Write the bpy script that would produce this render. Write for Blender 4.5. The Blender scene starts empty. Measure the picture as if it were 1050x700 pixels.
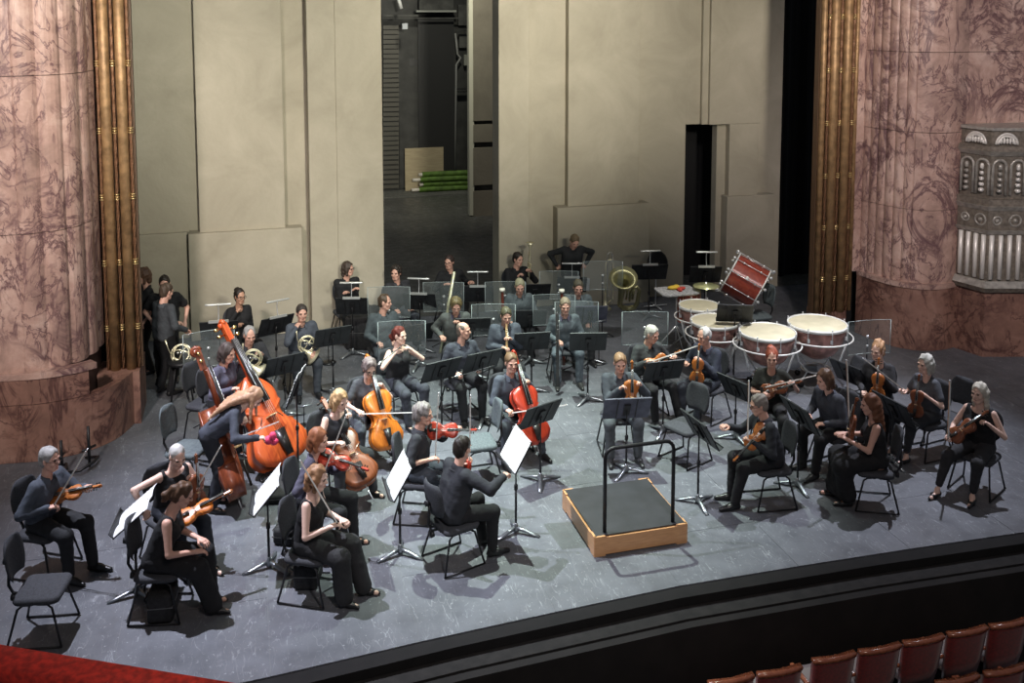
import bpy, bmesh, math, random
import numpy as np
from mathutils import Vector, Matrix, Euler, Quaternion

# ------------------------------------------------------------------ camera, world, lights
scene = bpy.context.scene
R = math.radians
FOCAL, PX, PY, CAM_H = 1000.0, 525.0, 100.0, 5.3          # for the 1050 x 700 frame
PITCH, YAW = math.atan(.094), R(15.5)
cam_data = bpy.data.cameras.new('camera')
cam_data.sensor_width = 36
cam_data.lens = 36 * FOCAL / 1050
cam_data.shift_y = (PY - 350) / 1050
cam_data.clip_start = .05
cam_data.clip_end = 200
cam = bpy.data.objects.new('camera', cam_data)
scene.collection.objects.link(cam)
cam.location = (0, 0, CAM_H)
cam.rotation_euler = (R(90) - PITCH, 0, -YAW)
scene.camera = cam

world = bpy.data.worlds.new('world')
scene.world = world
world.use_nodes = True
world.node_tree.nodes['Background'].inputs[0].default_value = (.80, .88, 1.0, 1)
world.node_tree.nodes['Background'].inputs[1].default_value = .09

def spot(loc, target, energy, size, blend=.6, radius=.12, col=(1, .97, .92)):
    d = bpy.data.lights.new('stage_spotlight', 'SPOT')
    d.energy = energy; d.spot_size = R(size); d.spot_blend = blend; d.shadow_soft_size = radius; d.color = col
    o = bpy.data.objects.new('stage_spotlight', d); scene.collection.objects.link(o)
    o.location = loc
    o.rotation_euler = (Vector(target) - Vector(loc)).to_track_quat('-Z', 'Y').to_euler()
    return o
# overhead bridge lamps: cool from stage left and right, green-white in the middle
spot((-2.9, 10.9, 9.3), (.6, 9.4, .4), 5600, 46, 1, .05, (.84, .86, 1))
spot((9.8, 11.2, 9.3), (6.9, 9.9, .4), 3300, 38, 1, .05, (.84, .87, 1))
spot((3.4, 12.0, 9.3), (3.0, 10.6, .3), 5600, 46, 1, .06, (.85, 1, .88))
spot((1.5, 9.6, 9.3), (1.8, 12.9, .4), 1800, 50, 1, .10, (.95, 1, .92))
spot((6.2, 9.6, 9.3), (6.2, 12.0, .4), 1600, 46, 1, .10, (1, .97, .92))
# front of house wash on players, set wall and proscenium
spot((2.5, -2.0, 10.5), (2.4, 11.0, .8), 1700, 30, 1, .3, (.98, .98, 1))
spot((3.0, -2.0, 7.5), (1.4, 16, 6.0), 8600, 44, 1, .5, (1, .96, .82))
spot((5.0, -2.0, 7.5), (6.2, 16, 6.6), 6600, 38, 1, .5, (1, .91, .78))
spot((-3.5, 3.0, 8.0), (-2.6, 12.4, 3.4), 3700, 46, 1, .4, (1, .88, .82))
spot((4.0, 2.0, 9.0), (10.9, 12.3, 3.2), 3400, 40, 1, .4, (1, .88, .86))
# added fill lamps lifting the backstage wall, and the red rail and seats
spot((4.6, 20.5, 8.5), (4.6, 27.5, 1.0), 1000, 74, 1, .3, (1, .97, .82))
spot((2.0, 1.0, 9.5), (3.0, 4.6, -1), 700, 84, 1, .5, (1, .80, .70))
scene.view_settings.view_transform = 'Standard'
scene.view_settings.look = 'None'
scene.view_settings.exposure = 0.36
scene.view_settings.gamma = 1.0
scene.view_settings.use_curve_mapping = False

# ------------------------------------------------------------------ calibration helpers
def ray(x, y):
    u = (x - PX) / FOCAL; v = -(y - PY) / FOCAL
    f = math.cos(PITCH) + v * math.sin(PITCH)
    return (f * math.sin(YAW) + u * math.cos(YAW), f * math.cos(YAW) - u * math.sin(YAW), -math.sin(PITCH) + v * math.cos(PITCH))
def at(x, y, z=0.0):
    d = ray(x, y); t = (z - CAM_H) / d[2]
    return Vector((d[0] * t, d[1] * t, z))
def atY(x, y, Y):
    d = ray(x, y); t = Y / d[1]
    return Vector((d[0] * t, Y, CAM_H + d[2] * t))
def proj_y(X, Y, Z):
    f = X * math.sin(YAW) + Y * math.cos(YAW); z = Z - CAM_H
    return PY - FOCAL * (f * math.sin(PITCH) + z * math.cos(PITCH)) / (f * math.cos(PITCH) - z * math.sin(PITCH))
def zat(X, Y, py):
    lo, hi = -2, 9
    for _ in range(40):
        m = (lo + hi) / 2
        if proj_y(X, Y, m) > py: lo = m
        else: hi = m
    return lo
def heading(phi): return R(phi - 15.5)      # phi: 0 = picture right, 90 = away from the lens
def hvec(phi): a = heading(phi); return Vector((math.cos(a), math.sin(a), 0))

# ------------------------------------------------------------------ materials
MATS = {}
def mat(name, col=(.5, .5, .5), rough=.6, metal=0, noise=0, nscale=30, bump=0, bscale=60, sheen=0, coat=0, vary=None, alpha=1, trans=0):
    if name in MATS: return MATS[name]
    m = bpy.data.materials.new(name); m.use_nodes = True; MATS[name] = m
    nt = m.node_tree; b = nt.nodes['Principled BSDF']
    b.inputs['Base Color'].default_value = (*col, 1)
    b.inputs['Roughness'].default_value = rough; b.inputs['Metallic'].default_value = metal
    if sheen: b.inputs['Sheen Weight'].default_value = sheen
    if coat: b.inputs['Coat Weight'].default_value = coat; b.inputs['Coat Roughness'].default_value = .15
    if alpha < 1: b.inputs['Alpha'].default_value = alpha
    if trans: b.inputs['Transmission Weight'].default_value = trans; b.inputs['IOR'].default_value = 1.3
    if noise or bump:
        tc = nt.nodes.new('ShaderNodeTexCoord')
    if noise:
        n = nt.nodes.new('ShaderNodeTexNoise'); n.inputs['Scale'].default_value = nscale; n.inputs['Detail'].default_value = 5
        r = nt.nodes.new('ShaderNodeValToRGB')
        c2 = vary or tuple(c * .5 for c in col)
        r.color_ramp.elements[0].position = .5 - .5 * noise * .6; r.color_ramp.elements[1].position = .5 + .3 * noise
        r.color_ramp.elements[0].color = (*c2, 1); r.color_ramp.elements[1].color = (*col, 1)
        nt.links.new(tc.outputs['Object'], n.inputs['Vector']); nt.links.new(n.outputs['Fac'], r.inputs['Fac'])
        nt.links.new(r.outputs['Color'], b.inputs['Base Color'])
    if bump:
        n2 = nt.nodes.new('ShaderNodeTexNoise'); n2.inputs['Scale'].default_value = bscale; n2.inputs['Detail'].default_value = 4
        bp = nt.nodes.new('ShaderNodeBump'); bp.inputs['Strength'].default_value = bump; bp.inputs['Distance'].default_value = .02
        nt.links.new(tc.outputs['Object'], n2.inputs['Vector']); nt.links.new(n2.outputs['Fac'], bp.inputs['Height'])
        nt.links.new(bp.outputs['Normal'], b.inputs['Normal'])
    return m

def node_mat(name):
    m = bpy.data.materials.new(name); m.use_nodes = True; MATS[name] = m
    nt = m.node_tree
    return m, nt, nt.nodes['Principled BSDF'], nt.nodes.new, nt.links.new
def ramp(nt, stops):
    r = nt.nodes.new('ShaderNodeValToRGB'); e = r.color_ramp.elements
    while len(e) < len(stops): e.new(.5)
    for i, (p, c) in enumerate(stops): e[i].position = p; e[i].color = (*c, 1)
    return r

def marble(name, base, pale, vein, dark=1.0, scale=1.0):
    m, nt, b, N, L = node_mat(name)
    geo = N('ShaderNodeNewGeometry'); mp = N('ShaderNodeMapping'); mp.inputs['Scale'].default_value = (scale, scale, scale)
    L(geo.outputs['Position'], mp.inputs['Vector'])
    w = N('ShaderNodeTexNoise'); w.inputs['Scale'].default_value = 1.6; w.inputs['Detail'].default_value = 6
    L(mp.outputs['Vector'], w.inputs['Vector'])
    mix = N('ShaderNodeMix'); mix.data_type = 'VECTOR'; mix.inputs['Factor'].default_value = .42
    L(mp.outputs['Vector'], mix.inputs['A']); L(w.outputs['Color'], mix.inputs['B'])
    def vein_layer(sc, wd, seed, dist, st=(1, 1, .7)):
        n = N('ShaderNodeTexNoise'); n.inputs['Scale'].default_value = sc; n.inputs['Detail'].default_value = 5; n.inputs['Roughness'].default_value = .6; n.inputs['Distortion'].default_value = dist
        mm = N('ShaderNodeMapping'); mm.inputs['Location'].default_value = (seed, seed * .7, 0); mm.inputs['Rotation'].default_value = (.5, .8, seed); mm.inputs['Scale'].default_value = st
        L(mp.outputs['Vector'], mm.inputs['Vector']); L(mm.outputs['Vector'], n.inputs['Vector'])
        s_ = N('ShaderNodeMath'); s_.operation = 'SUBTRACT'; L(n.outputs['Fac'], s_.inputs[0]); s_.inputs[1].default_value = .5
        a_ = N('ShaderNodeMath'); a_.operation = 'ABSOLUTE'; L(s_.outputs[0], a_.inputs[0])
        r = ramp(nt, [(.0, (1, 1, 1)), (wd, (0, 0, 0))]); L(a_.outputs[0], r.inputs['Fac'])
        g_ = N('ShaderNodeTexNoise'); g_.inputs['Scale'].default_value = sc * .8; m3 = N('ShaderNodeMapping'); m3.inputs['Location'].default_value = (seed * 2, 5, seed)
        L(mp.outputs['Vector'], m3.inputs['Vector']); L(m3.outputs['Vector'], g_.inputs['Vector'])
        gr_ = ramp(nt, [(.42, (0, 0, 0)), (.54, (1, 1, 1))]); L(g_.outputs['Fac'], gr_.inputs['Fac'])
        mu = N('ShaderNodeMath'); mu.operation = 'MULTIPLY'; L(r.outputs['Color'], mu.inputs[0]); L(gr_.outputs['Color'], mu.inputs[1]); return mu
    v1 = vein_layer(1.1, .040, 3.0, 1.4); v2 = vein_layer(2.4, .040, 8.0, 2.0); v3 = vein_layer(1.7, .026, 14.0, 1.0, (1.5, 1.5, .45))
    mx0 = N('ShaderNodeMath'); mx0.operation = 'MAXIMUM'; L(v1.outputs[0], mx0.inputs[0]); L(v2.outputs[0], mx0.inputs[1])
    mx = N('ShaderNodeMath'); mx.operation = 'MAXIMUM'; L(mx0.outputs[0], mx.inputs[0]); L(v3.outputs[0], mx.inputs[1])
    cl = N('ShaderNodeTexNoise'); cl.inputs['Scale'].default_value = 3.2; cl.inputs['Detail'].default_value = 8; cl.inputs['Roughness'].default_value = .7
    L(mix.outputs['Result'], cl.inputs['Vector'])
    cr = ramp(nt, [(.32, tuple(c * .62 for c in base)), (.5, base), (.68, pale)]); L(cl.outputs['Fac'], cr.inputs['Fac'])
    c = N('ShaderNodeMix'); c.data_type = 'RGBA'; L(mx.outputs[0], c.inputs['Factor']); L(cr.outputs['Color'], c.inputs['A']); c.inputs['B'].default_value = (*vein, 1)
    L(c.outputs['Result'], b.inputs['Base Color']); b.inputs['Roughness'].default_value = .42
    return m

M_SKIN = [mat('skin_fair', (.66, .38, .29), .5, bump=.05), mat('skin_pale', (.78, .52, .42), .5, bump=.05), mat('skin_tan', (.50, .28, .19), .5, bump=.05)]
def plaster(name, c1, c2):
    m, nt, b, N, L = node_mat(name)
    g = N('ShaderNodeNewGeometry')
    n = N('ShaderNodeTexNoise'); n.inputs['Scale'].default_value = .9; n.inputs['Detail'].default_value = 9; n.inputs['Roughness'].default_value = .62; n.inputs['Distortion'].default_value = .6
    L(g.outputs['Position'], n.inputs['Vector'])
    r = ramp(nt, [(.3, c2), (.7, c1)]); L(n.outputs['Fac'], r.inputs['Fac']); L(r.outputs['Color'], b.inputs['Base Color'])
    n2 = N('ShaderNodeTexNoise'); n2.inputs['Scale'].default_value = 14; n2.inputs['Detail'].default_value = 6; L(g.outputs['Position'], n2.inputs['Vector'])
    bp = N('ShaderNodeBump'); bp.inputs['Strength'].default_value = .25; bp.inputs['Distance'].default_value = .02
    L(n2.outputs['Fac'], bp.inputs['Height']); L(bp.outputs['Normal'], b.inputs['Normal']); b.inputs['Roughness'].default_value = .85
    return m
def floor_mat(name, base):
    m, nt, b, N, L = node_mat(name)
    g = N('ShaderNodeNewGeometry')
    n = N('ShaderNodeTexNoise'); n.inputs['Scale'].default_value = 1.6; n.inputs['Detail'].default_value = 10; n.inputs['Roughness'].default_value = .7
    L(g.outputs['Position'], n.inputs['Vector'])
    r = ramp(nt, [(.3, tuple(c * .70 for c in base)), (.72, tuple(c * 1.3 for c in base))]); L(n.outputs['Fac'], r.inputs['Fac'])
    cur = r.outputs['Color']      # pale scuffs, scratches and specks worn into the paint
    def blend(fac):
        nonlocal cur
        mix = N('ShaderNodeMix'); mix.data_type = 'RGBA'; L(fac, mix.inputs['Factor']); L(cur, mix.inputs['A']); mix.inputs['B'].default_value = (.46, .48, .50, 1); cur = mix.outputs['Result']
    for sc, rot, st, th, amt in ((5.0, .3, .22, .007, .42), (7.0, 1.25, .18, .007, .40), (10.0, 2.3, .2, .008, .34), (4.0, 1.9, .6, .005, .36)):
        mp = N('ShaderNodeMapping'); mp.inputs['Rotation'].default_value = (0, 0, rot); mp.inputs['Scale'].default_value = (1, st, 1)
        L(g.outputs['Position'], mp.inputs['Vector'])
        w = N('ShaderNodeTexNoise'); w.inputs['Scale'].default_value = sc; w.inputs['Detail'].default_value = 3; w.inputs['Distortion'].default_value = .3
        L(mp.outputs['Vector'], w.inputs['Vector'])
        s = N('ShaderNodeMath'); s.operation = 'SUBTRACT'; L(w.outputs['Fac'], s.inputs[0]); s.inputs[1].default_value = .52
        a = N('ShaderNodeMath'); a.operation = 'ABSOLUTE'; L(s.outputs[0], a.inputs[0])
        rr = ramp(nt, [(0, (amt,) * 3), (th, (0, 0, 0))]); L(a.outputs[0], rr.inputs['Fac'])
        n3 = N('ShaderNodeTexNoise'); n3.inputs['Scale'].default_value = sc * .9; n3.inputs['Detail'].default_value = 4; L(g.outputs['Position'], n3.inputs['Vector'])
        r3 = ramp(nt, [(.48, (0, 0, 0)), (.62, (1, 1, 1))]); L(n3.outputs['Fac'], r3.inputs['Fac'])
        mu = N('ShaderNodeMath'); mu.operation = 'MULTIPLY'; L(rr.outputs['Color'], mu.inputs[0]); L(r3.outputs['Color'], mu.inputs[1]); blend(mu.outputs[0])
    sp = N('ShaderNodeTexNoise'); sp.inputs['Scale'].default_value = 34; sp.inputs['Detail'].default_value = 3; L(g.outputs['Position'], sp.inputs['Vector'])
    rs = ramp(nt, [(.66, (0, 0, 0)), (.72, (.5, .5, .5))]); L(sp.outputs['Fac'], rs.inputs['Fac']); blend(rs.outputs['Color'])
    L(cur, b.inputs['Base Color'])
    n4 = N('ShaderNodeTexNoise'); n4.inputs['Scale'].default_value = 6; n4.inputs['Detail'].default_value = 6; L(g.outputs['Position'], n4.inputs['Vector'])
    r4 = ramp(nt, [(.3, (.36,) * 3), (.7, (.6,) * 3)]); L(n4.outputs['Fac'], r4.inputs['Fac']); L(r4.outputs['Color'], b.inputs['Roughness'])
    return m
def wood(name, c1, c2, scale=6, rough=.4, coat=.3, stretch=(6, .6, 6)):
    m, nt, b, N, L = node_mat(name)
    tc = N('ShaderNodeTexCoord'); mp = N('ShaderNodeMapping'); mp.inputs['Scale'].default_value = stretch
    L(tc.outputs['Object'], mp.inputs['Vector'])
    n = N('ShaderNodeTexNoise'); n.inputs['Scale'].default_value = scale; n.inputs['Detail'].default_value = 5; n.inputs['Distortion'].default_value = .8
    L(mp.outputs['Vector'], n.inputs['Vector'])
    r = ramp(nt, [(.3, c2), (.7, c1)]); L(n.outputs['Fac'], r.inputs['Fac']); L(r.outputs['Color'], b.inputs['Base Color'])
    b.inputs['Roughness'].default_value = rough; b.inputs['Coat Weight'].default_value = coat; b.inputs['Coat Roughness'].default_value = .2
    return m

BLACK = mat('black_metal', (.018, .018, .02), .42, .3)
CHROME = mat('chrome', (.80, .82, .83), .30, .55)
GREYMETAL = mat('grey_stand_foot', (.30, .32, .34), .35, .8)
SEATFAB = mat('chair_fabric', (.055, .058, .068), .85, noise=.8, nscale=60, bump=.15, bscale=200)
SEATFAB_T = mat('chair_fabric_worn', (.13, .16, .17), .8, noise=.8, nscale=40, bump=.15, bscale=200)
PAPER = mat('paper', (.86, .87, .87), .7, noise=.3, nscale=8, vary=(.80, .81, .82))
BRASS = mat('brass', (.80, .58, .24), .25, 1)
SILVER = mat('silver', (.82, .82, .78), .22, 1)
DARKWOOD = mat('ebony', (.02, .016, .014), .35)
MAPLE = mat('maple', (.62, .42, .2), .5)
STRING = mat('string', (.75, .75, .72), .3, .8)
VIOLIN = [wood('varnish_amber', (.50, .17, .030), (.32, .085, .014)), wood('varnish_red', (.52, .05, .018), (.36, .028, .012)),
          wood('varnish_brown', (.28, .085, .028), (.15, .04, .014)), wood('varnish_orange', (.70, .22, .022), (.48, .12, .012)),
          wood('varnish_bass', (.66, .13, .025), (.44, .06, .015)), wood('varnish_dark', (.26, .06, .02), (.13, .028, .012))]

# ------------------------------------------------------------------ mesh helpers
def link(name, me, parent=None, m=None):
    o = bpy.data.objects.new(name, me); scene.collection.objects.link(o)
    if parent is not None: o.parent = parent
    if m is not None and me is not None and not me.materials: me.materials.append(m)
    return o
def tag(o, label=None, cat=None, group=None, kind=None):
    if label: o['label'] = label
    if cat: o['category'] = cat
    if group: o['group'] = group
    if kind: o['kind'] = kind
    return o
def empty(name, M, label=None, cat=None, group=None, kind=None):
    o = bpy.data.objects.new(name, None); scene.collection.objects.link(o)
    if isinstance(M, Matrix): o.matrix_world = M
    else: o.matrix_world = Matrix.Translation(Vector(M))
    o.empty_display_size = .1
    return tag(o, label, cat, group, kind)
def place(pos, phi):     # local +Y looks along phi
    return Matrix.Translation(Vector(pos)) @ Matrix.Rotation(heading(phi) - math.pi / 2, 4, 'Z')
def frame(o, y, z):      # matrix with +Y along y and +Z near z
    y = Vector(y).normalized(); x = y.cross(Vector(z)).normalized(); z = x.cross(y)
    return Matrix(((x.x, y.x, z.x, o[0]), (x.y, y.y, z.y, o[1]), (x.z, y.z, z.z, o[2]), (0, 0, 0, 1)))

class MB:
    def __init__(s): s.v = []; s.f = []; s.smooth = []
    def add(s, vs, fs, sm=False):
        n = len(s.v); s.v += [tuple(v) for v in vs]; s.f += [tuple(i + n for i in f) for f in fs]; s.smooth += [sm] * len(fs); return s
    def box(s, c, d, M=None, taper=1.0):
        cx, cy, cz = c; x, y, z = d[0] / 2, d[1] / 2, d[2] / 2
        vs = [Vector((cx + a * x * (taper if e > 0 else 1), cy + b * y * (taper if e > 0 else 1), cz + e * z)) for e in (-1, 1) for b in (-1, 1) for a in (-1, 1)]
        if M is not None: vs = [M @ v for v in vs]
        return s.add(vs, [(0, 2, 3, 1), (4, 5, 7, 6), (0, 1, 5, 4), (2, 6, 7, 3), (0, 4, 6, 2), (1, 3, 7, 5)])
    def rbox(s, c, d, r=.02, M=None):    # box with bevelled vertical + top/bottom edges
        cx, cy, cz = c; x, y, z = d[0] / 2, d[1] / 2, d[2] / 2; r = min(r, x, y, z)
        rings = []
        for zz, ins in ((-z, r), (-z + r * .3, r * .3), (-z + r, 0), (z - r, 0), (z - r * .3, r * .3), (z, r)):
            ring = []
            rr = max(r, min(x, y) * .35)
            for qx, qy, a0 in ((1, 1, 0), (-1, 1, 90), (-1, -1, 180), (1, -1, 270)):
                for k in range(4):
                    a = R(a0 + k * 30)
                    ring.append(Vector((cx + qx * (x - rr) + (rr - ins) * math.cos(a), cy + qy * (y - rr) + (rr - ins) * math.sin(a), cz + zz)))
            rings.append(ring)
        return s.rings(rings, True, True, M)
    def rings(s, rings, c0=True, c1=True, M=None, closed=True):
        n = len(rings[0]); vs = [v for r in rings for v in r]
        if M is not None: vs = [M @ Vector(v) for v in vs]
        fs = []
        for i in range(len(rings) - 1):
            for j in range(n if closed else n - 1):
                a = i * n + j; b = i * n + (j + 1) % n
                fs.append((a, b, b + n, a + n))
        if c0: fs.append(tuple(reversed(range(n))))
        if c1: fs.append(tuple(range((len(rings) - 1) * n, len(rings) * n)))
        return s.add(vs, fs, True)
    def tube(s, pts, r, n=8, closed=False):
        pts = [Vector(p) for p in pts]; rs = r if isinstance(r, (list, tuple)) else [r] * len(pts)
        N = len(pts); rings = []; u = None
        for i, p in enumerate(pts):
            if closed: t = pts[(i + 1) % N] - pts[i - 1]
            else: t = pts[min(i + 1, N - 1)] - pts[max(i - 1, 0)]
            if t.length < 1e-9: t = Vector((0, 0, 1))
            t.normalize()
            if u is None: u = t.orthogonal().normalized()
            else:
                u = u - t * u.dot(t)
                u = u.normalized() if u.length > 1e-6 else t.orthogonal().normalized()
            w = t.cross(u)
            rings.append([p + (u * math.cos(2 * math.pi * k / n) + w * math.sin(2 * math.pi * k / n)) * rs[i] for k in range(n)])
        if closed: rings.append(rings[0]); return s.rings(rings, False, False)
        return s.rings(rings)
    def lathe(s, prof, n=24, M=None, c0=True, c1=True):
        rings = [[Vector((r * math.cos(2 * math.pi * k / n), r * math.sin(2 * math.pi * k / n), z)) for k in range(n)] for r, z in prof]
        return s.rings(rings, c0, c1, M)
    def prism(s, out, z0, z1, M=None):
        n = len(out); vs = [Vector((x, y, z)) for z in (z0, z1) for x, y in out]
        if M is not None: vs = [M @ v for v in vs]
        return s.add(vs, [tuple(reversed(range(n))), tuple(range(n, 2 * n))] + [(i, (i + 1) % n, n + (i + 1) % n, n + i) for i in range(n)])
    def ball(s, c, r, M=None, n=10, m=7):
        if not isinstance(r, (tuple, list)): r = (r, r, r)
        rings = []
        for i in range(1, m):
            a = math.pi * i / m
            rings.append([Vector((c[0] + r[0] * math.sin(a) * math.cos(2 * math.pi * k / n), c[1] + r[1] * math.sin(a) * math.sin(2 * math.pi * k / n), c[2] - r[2] * math.cos(a))) for k in range(n)])
        return s.rings(rings, True, True, M)
    def mesh(s, name, m=None):
        me = bpy.data.meshes.new(name); me.from_pydata(s.v, [], s.f)
        me.polygons.foreach_set('use_smooth', s.smooth)
        if m is not None: me.materials.append(m)
        me.update(); return me
    def obj(s, name, m, parent=None): return link(name, s.mesh(name, m), parent)
def arc(c, r, a0, a1, n, ax=0, ay=1):
    out = []
    for i in range(n + 1):
        a = R(a0 + (a1 - a0) * i / n); p = [c[0], c[1], c[2]]; p[ax] += r * math.cos(a); p[ay] += r * math.sin(a); out.append(tuple(p))
    return out
def catmull(pts, k=5):
    P = [Vector(p) for p in pts]; out = []
    for i in range(len(P) - 1):
        a, b, c, d = P[max(i - 1, 0)], P[i], P[i + 1], P[min(i + 2, len(P) - 1)]
        for j in range(k):
            t = j / k
            out.append(.5 * ((2 * b) + (c - a) * t + (2 * a - 5 * b + 4 * c - d) * t * t + (3 * b - a - 3 * c + d) * t ** 3))
    out.append(P[-1]); return out

KITS = {}
def kit(key, builder, name, M, label=None, cat=None, group=None):
    """build the parts of a kind once, then share their meshes between copies"""
    if key not in KITS: KITS[key] = builder()
    root = empty(name, M, label, cat, group); made = []
    for nm, me, par, lab in KITS[key]:
        o = link(nm, me, root if par is None else made[par])
        if lab: o['label'] = lab
        made.append(o)
    return root, made
# ------------------------------------------------------------------ figures: distance fields turned into smooth skins
def nets(D, org, h):
    nx, ny, nz = D.shape; S = D < 0
    c = np.zeros((nx - 1, ny - 1, nz - 1), np.int8)
    corners = [(a, b, d) for a in (0, 1) for b in (0, 1) for d in (0, 1)]
    for a, b, d in corners: c += S[a:nx - 1 + a, b:ny - 1 + b, d:nz - 1 + d]
    act = (c > 0) & (c < 8); idx = np.argwhere(act)
    if len(idx) == 0: return np.zeros((0, 3)), np.zeros((0, 4), int)
    vals = {k: D[idx[:, 0] + k[0], idx[:, 1] + k[1], idx[:, 2] + k[2]] for k in corners}
    acc = np.zeros((len(idx), 3)); cnt = np.zeros(len(idx))
    for k in corners:
        for ax in range(3):
            if k[ax] == 0:
                q = list(k); q[ax] = 1; q = tuple(q); va, vb = vals[k], vals[q]
                m = (va < 0) != (vb < 0); t = np.where(m, va / np.where(m, va - vb, 1), 0)
                p = np.array(k, float)[None, :].repeat(len(idx), 0); p[:, ax] += t
                acc[m] += p[m]; cnt[m] += 1
    verts = (idx + acc / cnt[:, None]) * h + org
    vid = -np.ones(act.shape, np.int64); vid[act] = np.arange(len(idx))
    quads = []
    for ax in range(3):
        sl = [slice(None)] * 3; sl2 = [slice(None)] * 3; sl[ax] = slice(0, -1); sl2[ax] = slice(1, None)
        A = S[tuple(sl)]; B = S[tuple(sl2)]; e = np.argwhere(A != B); u, w = [i for i in range(3) if i != ax]
        ok = (e[:, u] > 0) & (e[:, w] > 0) & (e[:, u] < D.shape[u] - 1) & (e[:, w] < D.shape[w] - 1); e = e[ok]
        def g(du, dw):
            q = e.copy(); q[:, u] -= du; q[:, w] -= dw; return vid[q[:, 0], q[:, 1], q[:, 2]]
        Q = np.stack([g(1, 1), g(0, 1), g(0, 0), g(1, 0)], 1)
        flip = A[e[:, 0], e[:, 1], e[:, 2]]
        if ax == 1: flip = ~flip
        Q[~flip] = Q[~flip][:, ::-1]; quads.append(Q)
    return verts, np.concatenate(quads)

class SDF:
    def __init__(s, lo, hi, h):
        s.h = h; s.lo = np.array(lo, float); n = np.ceil((np.array(hi) - s.lo) / h).astype(int) + 1
        s.ax = [s.lo[i] + h * np.arange(n[i]) for i in range(3)]; s.D = np.ones(tuple(n), np.float32)
    def box(s, lo, hi):
        r = []
        for i in range(3):
            a = int(np.floor((lo[i] - s.lo[i]) / s.h)); b = int(np.ceil((hi[i] - s.lo[i]) / s.h)) + 1
            r.append(slice(max(a, 0), max(min(b, s.D.shape[i]), 0)))
        return tuple(r)
    def grid(s, b): return s.ax[0][b[0]][:, None, None], s.ax[1][b[1]][None, :, None], s.ax[2][b[2]][None, None, :]
    def _put(s, b, d, k, sub=False):
        if d.size == 0: return
        D = s.D[b]
        if sub:
            e = -d; hh = np.maximum(k - np.abs(D - e), 0) / max(k, 1e-6); s.D[b] = np.maximum(D, e) + hh * hh * k * .25
        else:
            hh = np.maximum(k - np.abs(D - d), 0) / max(k, 1e-6); s.D[b] = np.minimum(D, d) - hh * hh * k * .25
    def cap(s, a, b, ra, rb=None, k=.03, sub=False):
        a = np.array(a, float); b = np.array(b, float); rb = ra if rb is None else rb; m = max(ra, rb) + k + 2 * s.h
        bx = s.box(np.minimum(a, b) - m, np.maximum(a, b) + m); X, Y, Z = s.grid(bx)
        ab = b - a; L = max(float(ab @ ab), 1e-9)
        px, py, pz = X - a[0], Y - a[1], Z - a[2]
        t = np.clip((px * ab[0] + py * ab[1] + pz * ab[2]) / L, 0, 1)
        d = np.sqrt((px - t * ab[0]) ** 2 + (py - t * ab[1]) ** 2 + (pz - t * ab[2]) ** 2) - (ra + (rb - ra) * t)
        s._put(bx, d, k, sub); return s
    def ell(s, c, r, M=None, k=.02, sub=False):
        c = np.array(c, float); r = np.array(r, float); m = r.max() + k + 2 * s.h
        bx = s.box(c - m, c + m); X, Y, Z = s.grid(bx); px, py, pz = X - c[0], Y - c[1], Z - c[2]
        if M is not None:
            q = [px * M[0][i] + py * M[1][i] + pz * M[2][i] for i in range(3)]; px, py, pz = q
        q = np.sqrt((px / r[0]) ** 2 + (py / r[1]) ** 2 + (pz / r[2]) ** 2)
        g = np.sqrt((px / r[0] ** 2) ** 2 + (py / r[1] ** 2) ** 2 + (pz / r[2] ** 2) ** 2)
        s._put(bx, q * (q - 1) / np.maximum(g, 1e-6), k, sub); return s
    def plane(s, p, n, k=.004):     # removes what lies on the +n side
        n = np.array(n, float); n /= np.linalg.norm(n); X, Y, Z = s.grid((slice(None),) * 3)
        d = (X - p[0]) * n[0] + (Y - p[1]) * n[1] + (Z - p[2]) * n[2]
        s.D = np.maximum(s.D, d).astype(np.float32); return s
    def wrinkle(s, amp, f=22, seed=0):
        X, Y, Z = s.grid((slice(None),) * 3)
        s.D = (s.D + amp * np.sin(f * X + 9 * np.sin(7 * Z + seed) + seed) * np.sin(f * .9 * Z + 6 * np.sin(9 * Y + X * 8) + 2 * seed) + amp * .6 * np.sin(f * 1.7 * Y + 11 * Z + seed)).astype(np.float32); return s
    def out(s): return nets(s.D, s.lo, s.h)

def np_mesh(name, V, Q, m=None):
    me = bpy.data.meshes.new(name); n = len(V)
    me.vertices.add(n); me.vertices.foreach_set('co', np.asarray(V, np.float32).ravel())
    f = len(Q); me.loops.add(f * 4); me.loops.foreach_set('vertex_index', np.asarray(Q, np.int32).ravel())
    me.polygons.add(f); me.polygons.foreach_set('loop_start', np.arange(0, f * 4, 4, dtype=np.int32))
    try: me.polygons.foreach_set('loop_total', np.full(f, 4, np.int32))
    except Exception: pass
    me.polygons.foreach_set('use_smooth', np.ones(f, bool))
    if m is not None: me.materials.append(m)
    me.update(calc_edges=True); me.validate(); return me
def xf(V, M): A = np.array(M); return V @ A[:3, :3].T + A[:3, 3]

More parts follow.
